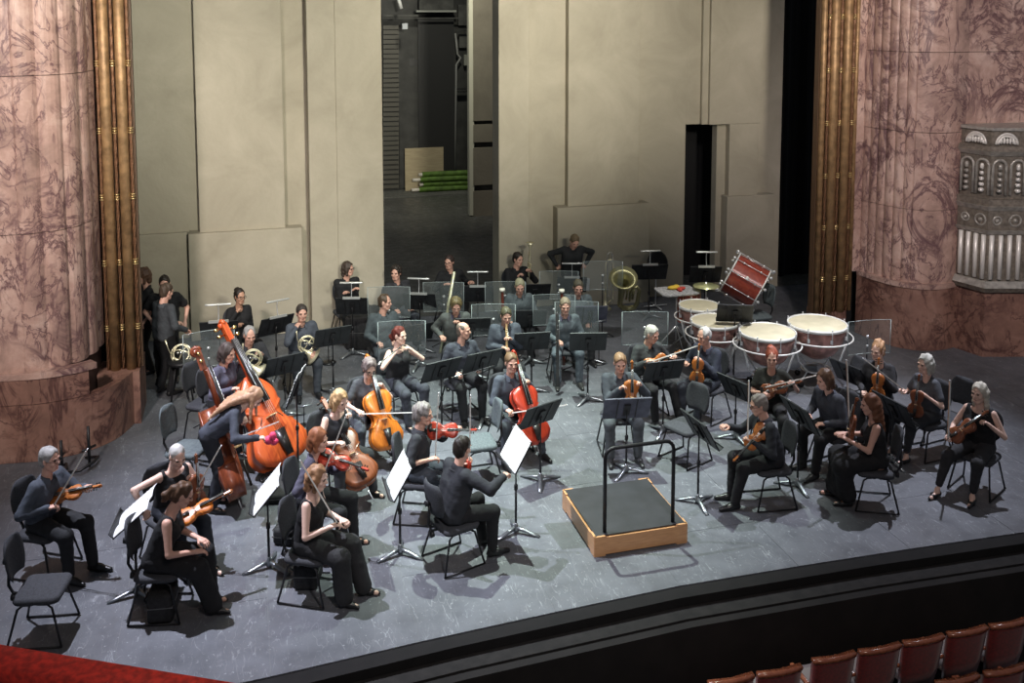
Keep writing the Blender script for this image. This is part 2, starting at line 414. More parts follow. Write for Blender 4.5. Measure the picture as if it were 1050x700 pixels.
CACHE = {}
def head_template(fem):
    k = ('head', fem)
    if k in CACHE: return CACHE[k]
    s = SDF((-.11, -.13, -.19), (.11, .14, .14), .0068); w = .94 if fem else 1
    s.ell((0, -.015, .028), (.077 * w, .096, .088)); s.ell((0, .022, -.035), (.058 * w, .064, .078), k=.03)
    s.cap((-.018 * w, .055, -.098), (.018 * w, .055, -.098), .020 * w, k=.03)
    for x in (-1, 1):
        s.cap((x * .045 * w, .01, -.07), (x * .02, .05, -.098), .018, k=.03)
        s.ell((x * .042, .058, -.03), (.022, .02, .02), k=.02)
        s.ell((x * .032, .092, .006), (.020, .014, .012), k=.012, sub=True)
        s.cap((x * .018, .082, .022), (x * .046, .072, .024), .009, k=.012)
        s.ell((x * .079 * w, -.008, -.008), (.009, .019, .031), k=.006)
    s.cap((0, .082, .012), (0, .102, -.022), .007, .012, k=.010); s.ell((0, .095, -.028), (.017, .012, .009), k=.008)
    s.ell((0, .083, -.056), (.024, .010, .0065), k=.006); s.ell((0, .080, -.067), (.021, .010, .0065), k=.006)
    s.cap((0, -.02, -.06), (0, -.038, -.18), .050 * w, .053 * w, k=.03)
    CACHE[k] = s.out(); return CACHE[k]
def hand_template(curl, key=None):
    """right hand, wrist at 0, fingers along +Y, palm facing -Z, thumb at -X"""
    k = ('hand', curl)
    if k in CACHE: return CACHE[k]
    s = SDF((-.09, -.04, -.11), (.07, .21, .05), .0055)
    s.cap((-.022, .012, 0), (-.026, .075, 0), .016, .014, k=.015); s.cap((.018, .012, 0), (.026, .072, 0), .016, .013, k=.015)
    s.cap((0, .01, 0), (0, .078, .002), .018, .014, k=.015); s.cap((0, -.03, 0), (0, .02, 0), .024, .022, k=.015)
    for i, (x, l, sp) in enumerate(((-.030, .074, -.07), (-.010, .084, -.02), (.011, .078, .03), (.030, .062, .09))):
        p = np.array((x, .078 - abs(x) * .15, 0.)); a = curl * .75; d = [.45, .32, .26]
        for j in range(3):
            q = p + l * d[j] * np.array((math.sin(sp), math.cos(a), -math.sin(a))); s.cap(p, q, .0092 - .001 * j, .0086 - .001 * j, k=.003); p = q; a += curl * 1.15
    p = np.array((-.028, .022, -.006)); q = p + np.array((-.030, .030, -.012)); r = q + np.array((-.006 + .02 * curl, .028, -.012 - .012 * curl)); t = r + np.array((.002 + .02 * curl, .022, -.006 - .008 * curl))
    s.cap(p, q, .015, .012, k=.012); s.cap(q, r, .0115, .010, k=.004); s.cap(r, t, .010, .008, k=.003)
    CACHE[k] = s.out(); return CACHE[k]

def hair_template(style, fem):
    k = ('hair', style, fem)
    if k in CACHE: return CACHE[k]
    s = SDF((-.17, -.20, -.42 if style in ('long', 'longfront') else -.24), (.17, .15, .20), .0085); w = .94 if fem else 1
    if style in ('short', 'crop', 'curly', 'updo', 'ponytail', 'bald', 'receding', 'bob', 'long', 'bun', 'longfront', 'shag'):
        t = {'crop': .005, 'bald': .003, 'curly': .026, 'bob': .020, 'long': .014, 'longfront': .014, 'shag': .02}.get(style, .012)
        s.ell((0, -.020, .034), (.075 * w + t * .75, .090 + t, .088 + t)); s.ell((0, -.050, -.02), (.066 * w + t * .7, .056 + t, .085), k=.02)
    if style == 'bob' or style == 'shag':
        for x in (-1, 1): s.cap((x * .074, -.01, .02), (x * .078, .012, -.10), .026, .024, k=.03)
        s.cap((-.04, -.075, 0), (-.045, -.075, -.11), .045, .038, k=.03); s.cap((.04, -.075, 0), (.045, -.075, -.11), .045, .038, k=.03)
    if style in ('long', 'longfront'):
        for x in (-1, 1):
            s.cap((x * .07, -.02, .02), (x * .078, -.03, -.15), .026, .028, k=.03)
            s.cap((x * .078, -.03, -.15), (x * (.07 if style == 'long' else .10), -.055 if style == 'long' else .02, -.32), .03, .018, k=.03)
        s.cap((0, -.08, 0), (0, -.10, -.33), .055, .035, k=.04); s.cap((-.04, -.08, 0), (-.05, -.10, -.32), .045, .022, k=.03); s.cap((.04, -.08, 0), (.05, -.10, -.32), .045, .022, k=.03)
    if style == 'ponytail':
        s.ell((0, -.115, .02), (.03, .03, .03)); s.cap((0, -.125, .02), (0, -.15, -.06), .026, .034, k=.02); s.cap((0, -.15, -.06), (0, -.13, -.17), .034, .014, k=.02)
    if style in ('bun', 'updo'):
        s.ell((0, -.10, .085), (.045, .045, .042), k=.02)
        if style == 'updo': s.ell((.02, -.05, .125), (.045, .05, .03), k=.02)
    # clear the face, the nape and the throat
    top = {'bald': -.05, 'receding': .045}.get(style, .062)
    s.ell((0, .115, .004), ((.074 if style in ('bob', 'long', 'shag', 'longfront') else .094) * w, .082, .103), k=.010, sub=True); s.ell((0, .10, -.07), (.062 * w, .075, .08), k=.010, sub=True)
    if style in ('bald', 'receding'):
        s.ell((0, .02 if style == 'bald' else .075, .125), (.062 if style == 'bald' else .05, .10 if style == 'bald' else .06, .075), k=.02, sub=True)
    if style in ('short', 'crop', 'bald', 'receding', 'curly', 'ponytail', 'bun', 'updo'):
        for x in (-1, 1): s.ell((x * .085, .015, -.055), (.035, .045, .055), k=.01, sub=True)
        s.plane((0, -.05, -.085), (0, .5, -1))
    s.cap((0, .04, -.14), (0, .02, -.30), .055, .07, k=.02, sub=True)
    amp = .008 if style in ('curly', 'updo') else (.0025 if style in ('crop', 'bald') else .0055)
    s.wrinkle(amp, 60 if style == 'curly' else 45, len(style))
    CACHE[k] = s.out(); return CACHE[k]

def ik(a, t, l1, l2, pole):
    a = Vector(a); t = Vector(t); d = t - a; L = d.length; mx = (l1 + l2) * .997
    if L > mx: d = d * (mx / L); t = a + d; L = mx
    L = max(L, abs(l1 - l2) + .03); x = d.normalized(); pole = Vector(pole); p = (pole - x * pole.dot(x))
    p = p.normalized() if p.length > 1e-4 else x.orthogonal().normalized()
    ca = max(-1, min(1, (l1 * l1 + L * L - l2 * l2) / (2 * l1 * L)))
    return a + x * l1 * ca + p * l1 * math.sqrt(1 - ca * ca), t

PEOPLE = []
def person(pos, phi, label, pose='sit', fem=False, lean=6, side=0, twist=0, head=(0, -8, 0), rh=None, lh=None, rf=None, lf=None, rk=None, lk=None,
           top='shirt', bottom='trousers', topc=(.05, .055, .065), botc=(.02, .022, .026), hair='short', hairc=(.12, .07, .04), skin=0,
           scale=.89, hz=None, curl=(.8, .8), glasses=False, relbow=None, lelbow=None, category='person', shoes=(.012, .012, .013), hv=.016, open_jacket=False, roll=(0, 0), drape=None):
    M = place((pos[0], pos[1], pos[2] if len(pos) > 2 else 0), phi) @ Matrix.Scale(scale, 4)
    root = empty('person', M, label, category)
    sit = pose == 'sit'
    if hz is None: hz = .56 if sit else .93
    hip = Vector((0, 0, hz))
    T = Matrix.Rotation(R(-twist), 3, 'Z') @ Matrix.Rotation(R(side), 3, 'Y') @ Matrix.Rotation(R(-lean), 3, 'X')
    U = T @ Vector((0, 0, 1)); Xr = T @ Vector((1, 0, 0)); Fw = T @ Vector((0, 1, 0))
    P = lambda x, y, z: hip + Xr * x + Fw * y + U * z
    sw = .155 if fem else .178; tr = .98 if fem else 1.06
    nb = P(0, -.01, .50); sh = {1: P(sw, 0, .445), -1: P(-sw, 0, .445)}
    He = Matrix.Rotation(R(-head[0]), 3, 'Z') @ Matrix.Rotation(R(head[1]), 3, 'X') @ Matrix.Rotation(R(head[2]), 3, 'Y')
    hc = nb + U * .045 + He @ Vector((0, .035, .136))
    HM = Matrix.Translation(hc) @ He.to_4x4()
    def local_ik(hand, sgn, elbow):
        if hand is None: hand = (sgn * .13, .34, .63) if sit else (sgn * .26, .06, .80)
        pole = elbow or (sgn * .55, -.35, -.8)
        el, pl = ik(sh[sgn], hand, .285, .325, pole); dr = (pl - el).normalized(); return el, el + dr * .25, pl, dr
    arm = {1: local_ik(rh, 1, relbow), -1: local_ik(lh, -1, lelbow)}
    leg = {}
    for sgn, ft, kn in ((1, rf, rk), (-1, lf, lk)):
        hj = P(sgn * .09, 0, 0) if sit else hip + Vector((sgn * .09, 0, -.02))
        if ft is None: ft = (sgn * .14, .46, 0) if sit else (sgn * .12, .0, 0)
        if len(ft) == 2: ft = (*ft, 0)
        ank = Vector((ft[0], ft[1], ft[2] + .085)); kpole = kn or ((sgn * .25, .9, 1.2) if sit else (sgn * .1, 1, .1))
        k_, a_ = ik(hj, ank, .43, .43, kpole); leg[sgn] = (hj, k_, a_)
    pts = [P(0, 0, 0), hc, nb] + [q for a in arm.values() for q in (a[0], a[2])] + [q for l in leg.values() for q in l] + [Vector((l[2].x, l[2].y, 0)) for l in leg.values()]
    lo = np.min([tuple(p) for p in pts], 0) - .21; hi = np.max([tuple(p) for p in pts], 0) + .21; lo[2] = max(lo[2], -.03)
    def torso(s, g=0.0, down=True, upto=1.0):
        for x in (-1, 1):
            w = .064 if fem else .078
            if down: s.cap(P(x * .075, -.01, 0), P(x * w, 0, .16), .108 + g, (.088 if fem else .103) + g, k=.07)
            s.cap(P(x * w, 0, .16), P(x * .082, .008, .32), (.088 if fem else .103) + g, (.092 if fem else .104) + g, k=.07)
            s.cap(P(x * .082, .008, .32), P(x * (sw - .045), -.005, .435), (.092 if fem else .104) + g, .060 + g, k=.06)
            if fem: s.ell(P(x * .065, .085, .315), (.058 + g, .055 + g, .055 + g), k=.04)
        s.cap(P(0, -.01, .43), P(0, -.015, .48), .062 + g, .055 + g, k=.05)
    def arms(s, g=0.0, to=1.0):
        for x in (1, -1):
            el, wr, pl, dr = arm[x]; s.cap(sh[x], el, (.052 if not fem else .045) * tr + g, (.040 if not fem else .034) + g, k=.04)
            if to > .5: s.cap(el, wr.lerp(el, max(0, 1 - to)), (.041 if not fem else .035) + g, (.027 if not fem else .023) + g + .02 * (1 - to), k=.008)
    def legs(s, g=0.0, to=1.0):
        for x in (1, -1):
            hj, kn, an = leg[x]; s.cap(hj, kn, .090 + g, .060 + g, k=.05)
            mid = kn.lerp(an, .35) + Vector((0, -.012, 0)); s.cap(kn, mid, .058 + g, .056 + g, k=.03)
            e = mid.lerp(an, to); s.cap(mid, e, .056 + g, (.036 if to > .9 else .045) + g, k=.03)
    # body: one continuous skin from crown to ankle
    b = SDF(lo, hi, hv); torso(b, -.012); legs(b, -.018); arms(b, 0 if top in ('sleeveless', 'dress', 'camisole') else -.004)
    b.cap(nb - U * .04, hc - U * .03, .054, .050, k=.03)
    for x in (1, -1):
        an = leg[x][2]; b.cap(an, an - Vector((0, 0, .03)), .036, .034, k=.02); b.cap((an.x, an.y - .02, an.z - .045), (an.x + x * .02, an.y + .14, an.z - .058), .030, .024, k=.02)
    V, Q = b.out(); Vs = [V]; Qs = [Q]; n = len(V)
    hvx, hq = head_template(fem); Vs.append(xf(hvx, HM)); Qs.append(hq + n); n += len(hvx)
    HANDS = {}
    for x in (1, -1):
        el, wr, pl, dr = arm[x]; cu = curl[0 if x > 0 else 1]; tv, tq = hand_template(cu)
        rr = roll[0 if x > 0 else 1]
        up = Vector((0, 0, 1)) if abs(dr.z) < .8 else Vector((0, 1, 0)) * (-1 if dr.z > 0 else 1)
        Mh = frame(wr, dr, up) @ Matrix.Rotation(R(rr) * x, 4, 'Y')
        tv = tv.copy()
        if x < 0: tv[:, 0] *= -1; tq = tq[:, ::-1]
        if fem: tv = tv * .92
        Vs.append(xf(tv, Mh)); Qs.append(tq + n); n += len(tv); HANDS[x] = Mh
    link('body', np_mesh('body', np.concatenate(Vs), np.concatenate(Qs), M_SKIN[skin]), root)
    seed = (pos[0] * 7.3 + pos[1] * 3.1) % 6
    def garment(name, fn, col, h=hv, wr=.0035, rough=.85, label=None):
        s = SDF(lo, hi, h); fn(s); s.wrinkle(wr, 24, seed); v, q = s.out()
        key = 'cloth_%.3f_%.3f_%.3f' % col
        m = mat(key, col, rough, noise=.5, nscale=18, vary=tuple(c * .75 for c in col), bump=.2, bscale=35)
        return link(name, np_mesh(name, v, q, m), root)
    def upper(s):
        long = top in ('shirt', 'blouse', 'jacket', 'top'); g = .010 + (.008 if top == 'jacket' else 0)
        torso(s, g, down=True)
        for x in (1, -1):
            el, wr, pl, dr = arm[x]; r0, r1 = ((.045, .036) if fem else (.052, .043))
            if long:
                s.cap(sh[x], el, r0 * tr + g, r1 + g + .002, k=.04); s.cap(el, wr - dr * (.0 if top != 'rolled' else .12), r1 + g + .002, .034 + g * .6, k=.02)
            elif top == 'short': s.cap(sh[x], sh[x].lerp(el, .62), r0 * tr + g, r0 + g + .004, k=.04)
            elif top == 'rolled': s.cap(sh[x], el, r0 * tr + g, r1 + g + .002, k=.04); s.cap(el, el.lerp(wr, .15), r1 + g, r1 + g, k=.02)
            else: s.ell(sh[x] + Xr * x * .045 - U * .005, (.052, .075, .075), k=.02, sub=True)
        s.plane(P(0, 0, -.05 if top != 'jacket' else -.08), -U)
        # neckline
        if top in ('shirt', 'rolled'): s.cap(P(0, .10, .47), P(0, .145, .33), .046, .012, k=.006, sub=True); s.cap(nb + Fw * .01, nb + U * .12, .064, .08, k=.01, sub=True)
        elif top == 'jacket': s.cap(nb + Fw * .02, nb + U * .12, .060, .08, k=.01, sub=True)
        elif top in ('camisole', 'dress', 'sleeveless'): s.ell(P(0, .05, .50), (.115, .13, .085 if top != 'camisole' else .11), k=.02, sub=True)
        elif top == 'short' or top == 'blouse' or top == 'top': s.ell(P(0, .07, .49), (.075, .09, .07), k=.015, sub=True)
    name = {'jacket': 'jacket', 'shirt': 'shirt', 'rolled': 'shirt', 'dress': 'dress_top'}.get(top, 'blouse')
    garment(name, upper, topc)
    def lower(s):
        if bottom == 'skirt':
            for x in (1, -1):
                hj, kn, an = leg[x]; s.cap(P(x * .07, -.01, .03), kn, .125, .095, k=.08); s.cap(kn, an + Vector((0, 0, .06)), .09, .105, k=.08)
            s.cap(leg[1][1], leg[-1][1], .085, .085, k=.06); m1 = (leg[1][1] + leg[-1][1]) / 2; m2 = (leg[1][2] + leg[-1][2]) / 2
            s.cap(m1, m2 + Vector((0, 0, .05)), .09, .10, k=.06)
            s.plane((0, 0, .07), (0, 0, -1))
        else:
            g = .010; wide = .022 if bottom == 'wide' else 0
            for x in (1, -1): s.cap(P(x * .07, -.01, .02), P(x * .07, 0, .09), .115, .100, k=.06)
            for x in (1, -1):
                hj, kn, an = leg[x]; s.cap(hj, kn, .092 + g, .066 + g + wide, k=.04)
                e = kn.lerp(an, .80 if bottom == 'cropped' else .98); s.cap(kn, e, .064 + g + wide, (.046 + g if bottom != 'cropped' else .045) + wide * 1.6, k=.03)
            s.plane(P(0, 0, .11), Vector((0, -.45, 1)) if sit else U)
    garment('skirt' if bottom == 'skirt' else 'trousers', lower, botc)
    for x in (1, -1):
        an = leg[x][2]; s = SDF((an.x - .14, an.y - .14, an.z - .11), (an.x + .16, an.y + .28, an.z + .08), .011)
        fl = an.z - .085; low = bottom in ('cropped', 'skirt') or fem
        s.cap((an.x, an.y - .03, fl + .04), (an.x + x * .012, an.y + .06, fl + .038), .040, .042, k=.02)
        s.cap((an.x + x * .012, an.y + .06, fl + .036), (an.x + x * .028, an.y + (.185 if not fem else .16), fl + .022), .043 if not fem else .036, .028 if not fem else .018, k=.02)
        if not low: s.cap((an.x, an.y - .015, fl + .06), (an.x, an.y - .01, fl + .085), .042, .040, k=.01)
        else: s.cap((an.x, an.y + .0, fl + .10), (an.x + x * .01, an.y + .06, fl + .082), .045, .035, k=.01, sub=True)
        s.plane((0, 0, fl + .004), (0, 0, -1)); v, q = s.out()
        link('shoe', np_mesh('shoe', v, q, mat('shoe_%.2f' % shoes[0], shoes, .35)), root)
    if hair:
        v, q = hair_template(hair, fem)
        hm = mat('hair_%.2f_%.2f_%.2f' % hairc, hairc, .55, noise=.9, nscale=16, vary=tuple(c * .5 for c in hairc), bump=.25, bscale=40)
        o = link('hair', np_mesh('hair', xf(v, HM), q, hm), root)
    if drape:      # long hair falling over the bent back
        s = SDF(lo, hi, .012)
        for i, x in enumerate((-.10, -.06, -.02, .03, .08)):
            a = hc + U * .02 - Fw * .04 + Xr * x * .5; b_ = P(x * 1.1, -.125, .50); c_ = P(x * 1.5, -.155, .36 - .03 * (i % 2)); d_ = P(x * 1.7, -.15, .20 - .05 * (i % 3))
            s.cap(a, b_, .055, .045, k=.03); s.cap(b_, c_, .042, .034, k=.02); s.cap(c_, d_, .034, .012, k=.012)
        for x in (-.09, .09): s.cap(hc + Xr * x * .8, hc + Xr * x * 1.2 + Vector((0, -.02, -.26)), .03, .014, k=.02)
        s.wrinkle(.004, 60, 2); v, q = s.out(); link('hair', np_mesh('hair', v, q, hm), root)
    # eyes, brows and mouth
    for x in (-1, 1):
        if 'eye' not in CACHE: CACHE['eye'] = MB().ball((0, 0, 0), (.013, .006, .0075)).mesh('eye', mat('eye', (.03, .022, .018), .2)); CACHE['brow'] = MB().tube([(-.017, 0, -.002), (0, .004, .003), (.017, 0, 0)], [.003, .0045, .003], 6).mesh('eyebrow', mat('brow', (.06, .04, .03), .8)); CACHE['mouth'] = MB().ball((0, 0, 0), (.022, .006, .0035)).mesh('mouth', mat('lips', (.30, .07, .06), .45))
        e = link('eye', CACHE['eye'], root); e.matrix_local = HM @ Matrix.Translation((x * .031, .0785, .004))
        w = link('eyebrow', CACHE['brow'], root); w.matrix_local = HM @ Matrix.Translation((x * .032, .086, .024))
    mo = link('mouth', CACHE['mouth'], root); mo.matrix_local = HM @ Matrix.Translation((0, .0905, -.0615))
    if glasses:
        g = MB()
        for x in (-1, 1): g.tube([(x * .034 + .023 * math.cos(a), .106, .004 + .017 * math.sin(a)) for a in [2 * math.pi * i / 12 for i in range(12)]], .0028, 5, True); g.tube([(x * .057, .104, .006), (x * .082, .03, .004), (x * .083, -.02, 0)], .0026, 5)
        g.tube([(-.012, .108, .006), (.012, .108, .006)], .003, 5)
        go = g.obj('glasses', mat('spectacle_frame', (.02, .02, .02), .3), root); go.matrix_local = HM
    if top in ('shirt', 'rolled', 'jacket'):
        cm = mat('collar_%.3f' % topc[0], tuple(c * 1.15 for c in topc), .8) if top != 'jacket' else mat('jacket_collar', (.015, .016, .02), .8)
        c = MB(); n0 = nb - U * .012
        ring = []
        for i in range(13):
            a = R(-62 + 304 * i / 12 + 0) + math.pi  # open at the front
            a = R(120 + 300 * i / 12)
            ring.append((math.cos(a), math.sin(a)))
        rs = []
        for (r0, zz) in ((.070, -.030), (.066, .024), (.080, .008), (.104, -.034)):
            rs.append([n0 + Xr * (x_ * r0) + Fw * (y_ * r0 + .012) + U * (zz - .02 * max(0, y_)) for x_, y_ in ring])
        c.rings(rs, False, False, closed=False); c.obj('collar', cm, root)
    W = M
    PEOPLE.append((root, M))
    return dict(root=root, M=M, R=M @ arm[1][2], L=M @ arm[-1][2], rl=arm[1][2], ll=arm[-1][2], P=lambda x, y, z: P(x, y, z), hc=hc, sh=sh, nb=nb)
PALE = mat('pale_brass', (.86, .80, .56), .30, .6)
LAMPBODY = mat('lamp_body', (.70, .72, .70), .3, .6)
# ------------------------------------------------------------------ props
SC = .89      # overall scale of people, chairs and hand-held things
def chair_kit(fab, h=.46, arms=False):
    def build():
        out = []; dz = h - .46
        out.append(('seat', MB().rbox((0, .01, .443 + dz), (.46, .43, .068), .03).mesh('seat', fab), None, None))
        b = MB(); rings = []
        for i in range(9):      # curved back cushion
            t = i / 8; z = .60 + dz + .36 * t; w = .20 * (1 - .35 * abs(2 * t - 1) ** 3) ; y = -.245 - .05 * t
            for k_ in (0,): pass
            ring = []
            for j in range(9):
                u = -1 + 2 * j / 8; ring.append(Vector((u * w, y + .045 * u * u + .018 * (1 - u * u) ** .5 * (1 if 0 < i < 8 else .3), z)))
            for j in range(8, -1, -1):
                u = -1 + 2 * j / 8; ring.append(Vector((u * w, y + .045 * u * u - .018 * (1 - u * u) ** .5 * (1 if 0 < i < 8 else .3) - .006, z)))
            rings.append(ring)
        b.rings(rings); out.append(('backrest', b.mesh('backrest', fab), None, None))
        s = MB(); s.tube([(0, -.12, .41 + dz), (0, -.26, .42 + dz), (0, -.30, .50 + dz), (0, -.285, .76 + dz)], .016, 6); out.append(('back_support', s.mesh('back_support', BLACK), None, None))
        k = MB().lathe([(.0, -.02), (.030, -.02), (.034, 0), (.030, .02), (0, .02)], 10, Matrix.Translation((0, -.315, .74 + dz)) @ Matrix.Rotation(R(90), 4, 'X')); out.append(('knob', k.mesh('knob', BLACK), None, None))
        k = MB().lathe([(.0, -.02), (.032, -.02), (.036, 0), (.032, .02), (0, .02)], 10, Matrix.Translation((0, -.26, .38 + dz)) @ Matrix.Rotation(R(90), 4, 'X')); out.append(('knob', k.mesh('knob', BLACK), None, None))
        fr = MB(); fr.tube([(-.19, .05, .41 + dz), (.19, .05, .41 + dz)], .012, 6).tube([(-.19, -.06, .41 + dz), (.19, -.06, .41 + dz)], .012, 6).box((0, 0, .408 + dz), (.2, .26, .02)); out.append(('seat_frame', fr.mesh('seat_frame', BLACK), None, None))
        for x in (-1, 1):
            for y in (1, -1):
                l = MB().tube([(x * .185, y * .02, .405 + dz), (x * .185, y * .11, .40 + dz), (x * .195, y * .155, .37 + dz), (x * .25, y * .245, .012)], .0115, 6); out.append(('leg', l.mesh('leg', BLACK), None, None))
            out.append(('stretcher', MB().tube([(x * .25, -.245, .015), (x * .25, .245, .015)], .010, 6).mesh('stretcher', BLACK), None, None))
        return out
    return build
def chair(pos, phi, label, fab=None, h=.46, group=None, name='orchestra_chair'):
    fab = fab or SEATFAB
    return kit(('chair', fab.name, h), chair_kit(fab, h), name, place(pos, phi) @ Matrix.Scale(SC, 4), label, 'chair', group)[0]

def stand_kit(zc, T, w=.50, h=.34, blue=False):
    def build():
        out = []; up = Vector((0, -math.sin(T), math.cos(T))); nrm = Vector((0, math.cos(T), math.sin(T)))
        F = Matrix(((1, up.x, nrm.x, 0), (0, up.y, nrm.y, 0), (0, up.z, nrm.z, zc), (0, 0, 0, 1)))
        dm = mat('stand_desk_backlight_tint', (.10, .105, .155), .45, .1, noise=.5, nscale=8) if blue else mat('stand_desk', (.030, .033, .037), .5, .2, noise=.5, nscale=8)  # blue: violet light from behind put into a black desk's colour
        d = MB().box((0, 0, 0), (w, h, .004), F); d.box((0, h / 2 - .004, .006), (w, .008, .014), F); d.box((-w / 2 + .003, 0, .005), (.006, h, .012), F); d.box((w / 2 - .003, 0, .005), (.006, h, .012), F)
        out.append(('desk', d.mesh('desk', dm), None, None))
        out.append(('desk_ledge', MB().box((0, -h / 2, .03), (w, .005, .065), F).box((0, -h / 2 + .008, .061), (w, .016, .004), F).mesh('desk_ledge', dm), 0, None))
        br = MB().box((0, -.01, -.012), (.07, .17, .02), F).box((-.11, 0, -.005), (.012, h * .9, .008), F).box((.11, 0, -.005), (.012, h * .9, .008), F); out.append(('desk_bracket', br.mesh('desk_bracket', BLACK), 0, None))
        out.append(('pole', MB().tube([(0, 0, .05), (0, 0, zc * .55)], .0125, 8).tube([(0, 0, zc * .55), (0, 0, zc - .08), (0, -.02, zc - .01)], .009, 8).mesh('pole', BLACK), None, None))
        out.append(('collar_knob', MB().lathe([(.012, -.03), (.02, -.028), (.02, .02), (.013, .03)], 10, Matrix.Translation((0, 0, zc * .55))).mesh('collar_knob', BLACK), None, None))
        out.append(('hub', MB().lathe([(.03, .02), (.034, .05), (.018, .09), (.012, .11)], 12).mesh('hub', GREYMETAL), None, None))
        for k_ in range(3):
            a = R(90 + 120 * k_ + 20); c, s_ = math.cos(a), math.sin(a); l = MB(); rs = []
            for t, ww, hh, zz in ((.0, .022, .03, .055), (.3, .024, .022, .045), (.7, .026, .016, .022), (1, .02, .010, .008)):
                r0 = .02 + .235 * t; pc = Vector((c * r0, s_ * r0, zz)); q = Vector((-s_, c, 0))
                rs.append([pc - q * ww - Vector((0, 0, hh * .4)), pc - q * ww * .6 + Vector((0, 0, hh * .6)), pc + q * ww * .6 + Vector((0, 0, hh * .6)), pc + q * ww - Vector((0, 0, hh * .4))])
            l.rings(rs); out.append(('foot', l.mesh('foot', GREYMETAL), 5, None))
        return out
    return build
STAND_GROUPS = {}
def stand(base, desk, phi, label, T=30, page=None, lamp=None, w=.50, h=.34, blue=False):
    """base and desk centre read off the photograph; phi = the way the page side faces"""
    b = at(*base); T = R(T); zc = zat(b.x, b.y, desk[1]); zc = round(zc / .02) * .02
    M = place(b, phi)
    kit(('stand', round(zc, 2), round(T, 2), w, h, blue), stand_kit(zc, T, w, h, blue), 'music_stand', M, label, 'music stand')
    up = Vector((0, -math.sin(T), math.cos(T))); nrm = Vector((0, math.cos(T), math.sin(T)))
    F = M @ Matrix(((1, up.x, nrm.x, 0), (0, up.y, nrm.y, 0), (0, up.z, nrm.z, zc), (0, 0, 0, 1)))
    if page:
        lab, ox, pw, ph = page if isinstance(page, tuple) else (page, 0, .46, .31)
        p = MB(); n = 12; rs = []
        def row(y, dz):
            r_ = []
            for i in range(n + 1):
                u = -1 + 2 * i / n; r_.append(Vector((ox + u * pw / 2, y, .008 + dz + .012 * abs(u) * (1 - abs(u)) * 4 + .002)))
            return r_
        a0, a1 = row(-.335 / 2 + .004, 0), row(-.335 / 2 + .004 + ph, .0)
        b0, b1 = row(-.335 / 2 + .004, -.004), row(-.335 / 2 + .004 + ph, -.004)
        p.rings([a0 + b0[::-1], a1 + b1[::-1]]); me = p.mesh('sheet_music', PAPER)
        me.polygons.foreach_set('use_smooth', [False] * len(me.polygons))
        e = empty('sheet_music', F, lab, 'sheet music'); link('paper_sheet', me, e)
        g = MB()      # staves
        for col in (-1, 1):
            for r_ in range(8):
                yy = -.335 / 2 + .035 + r_ * (ph - .05) / 8
                zz = .0245
                for q in (.003, .009): g.box((ox + col * pw * .25, yy + q, .0225), (pw * .36, .0022, .001))
        link('printed_staves', g.mesh('printed_staves', mat('ink', (.62, .63, .64), .7)), e)
    if lamp:
        def lb():
            o = []
            o.append(('lamp_clip', MB().box((0, 0, 0), (.26, .022, .035)).mesh('lamp_clip', LAMPBODY), None, None))
            o.append(('gooseneck', MB().tube([(0, 0, 0), (0, .03, .07), (0, .04, .15), (0, .01, .23)], .006, 6).mesh('gooseneck', CHROME), None, None))
            o.append(('lamp_head', MB().rbox((0, 0, .235), (.34, .05, .022), .008).mesh('lamp_head', LAMPBODY), None, None))
            return o
        p0 = F @ Vector((0, h / 2 + .01, 0))
        Ml = Matrix.Translation(p0) @ Matrix.Rotation(heading(phi) - math.pi / 2, 4, 'Z')
        kit('standlamp', lb, 'stand_lamp', Ml, lamp, 'lamp')
    return M

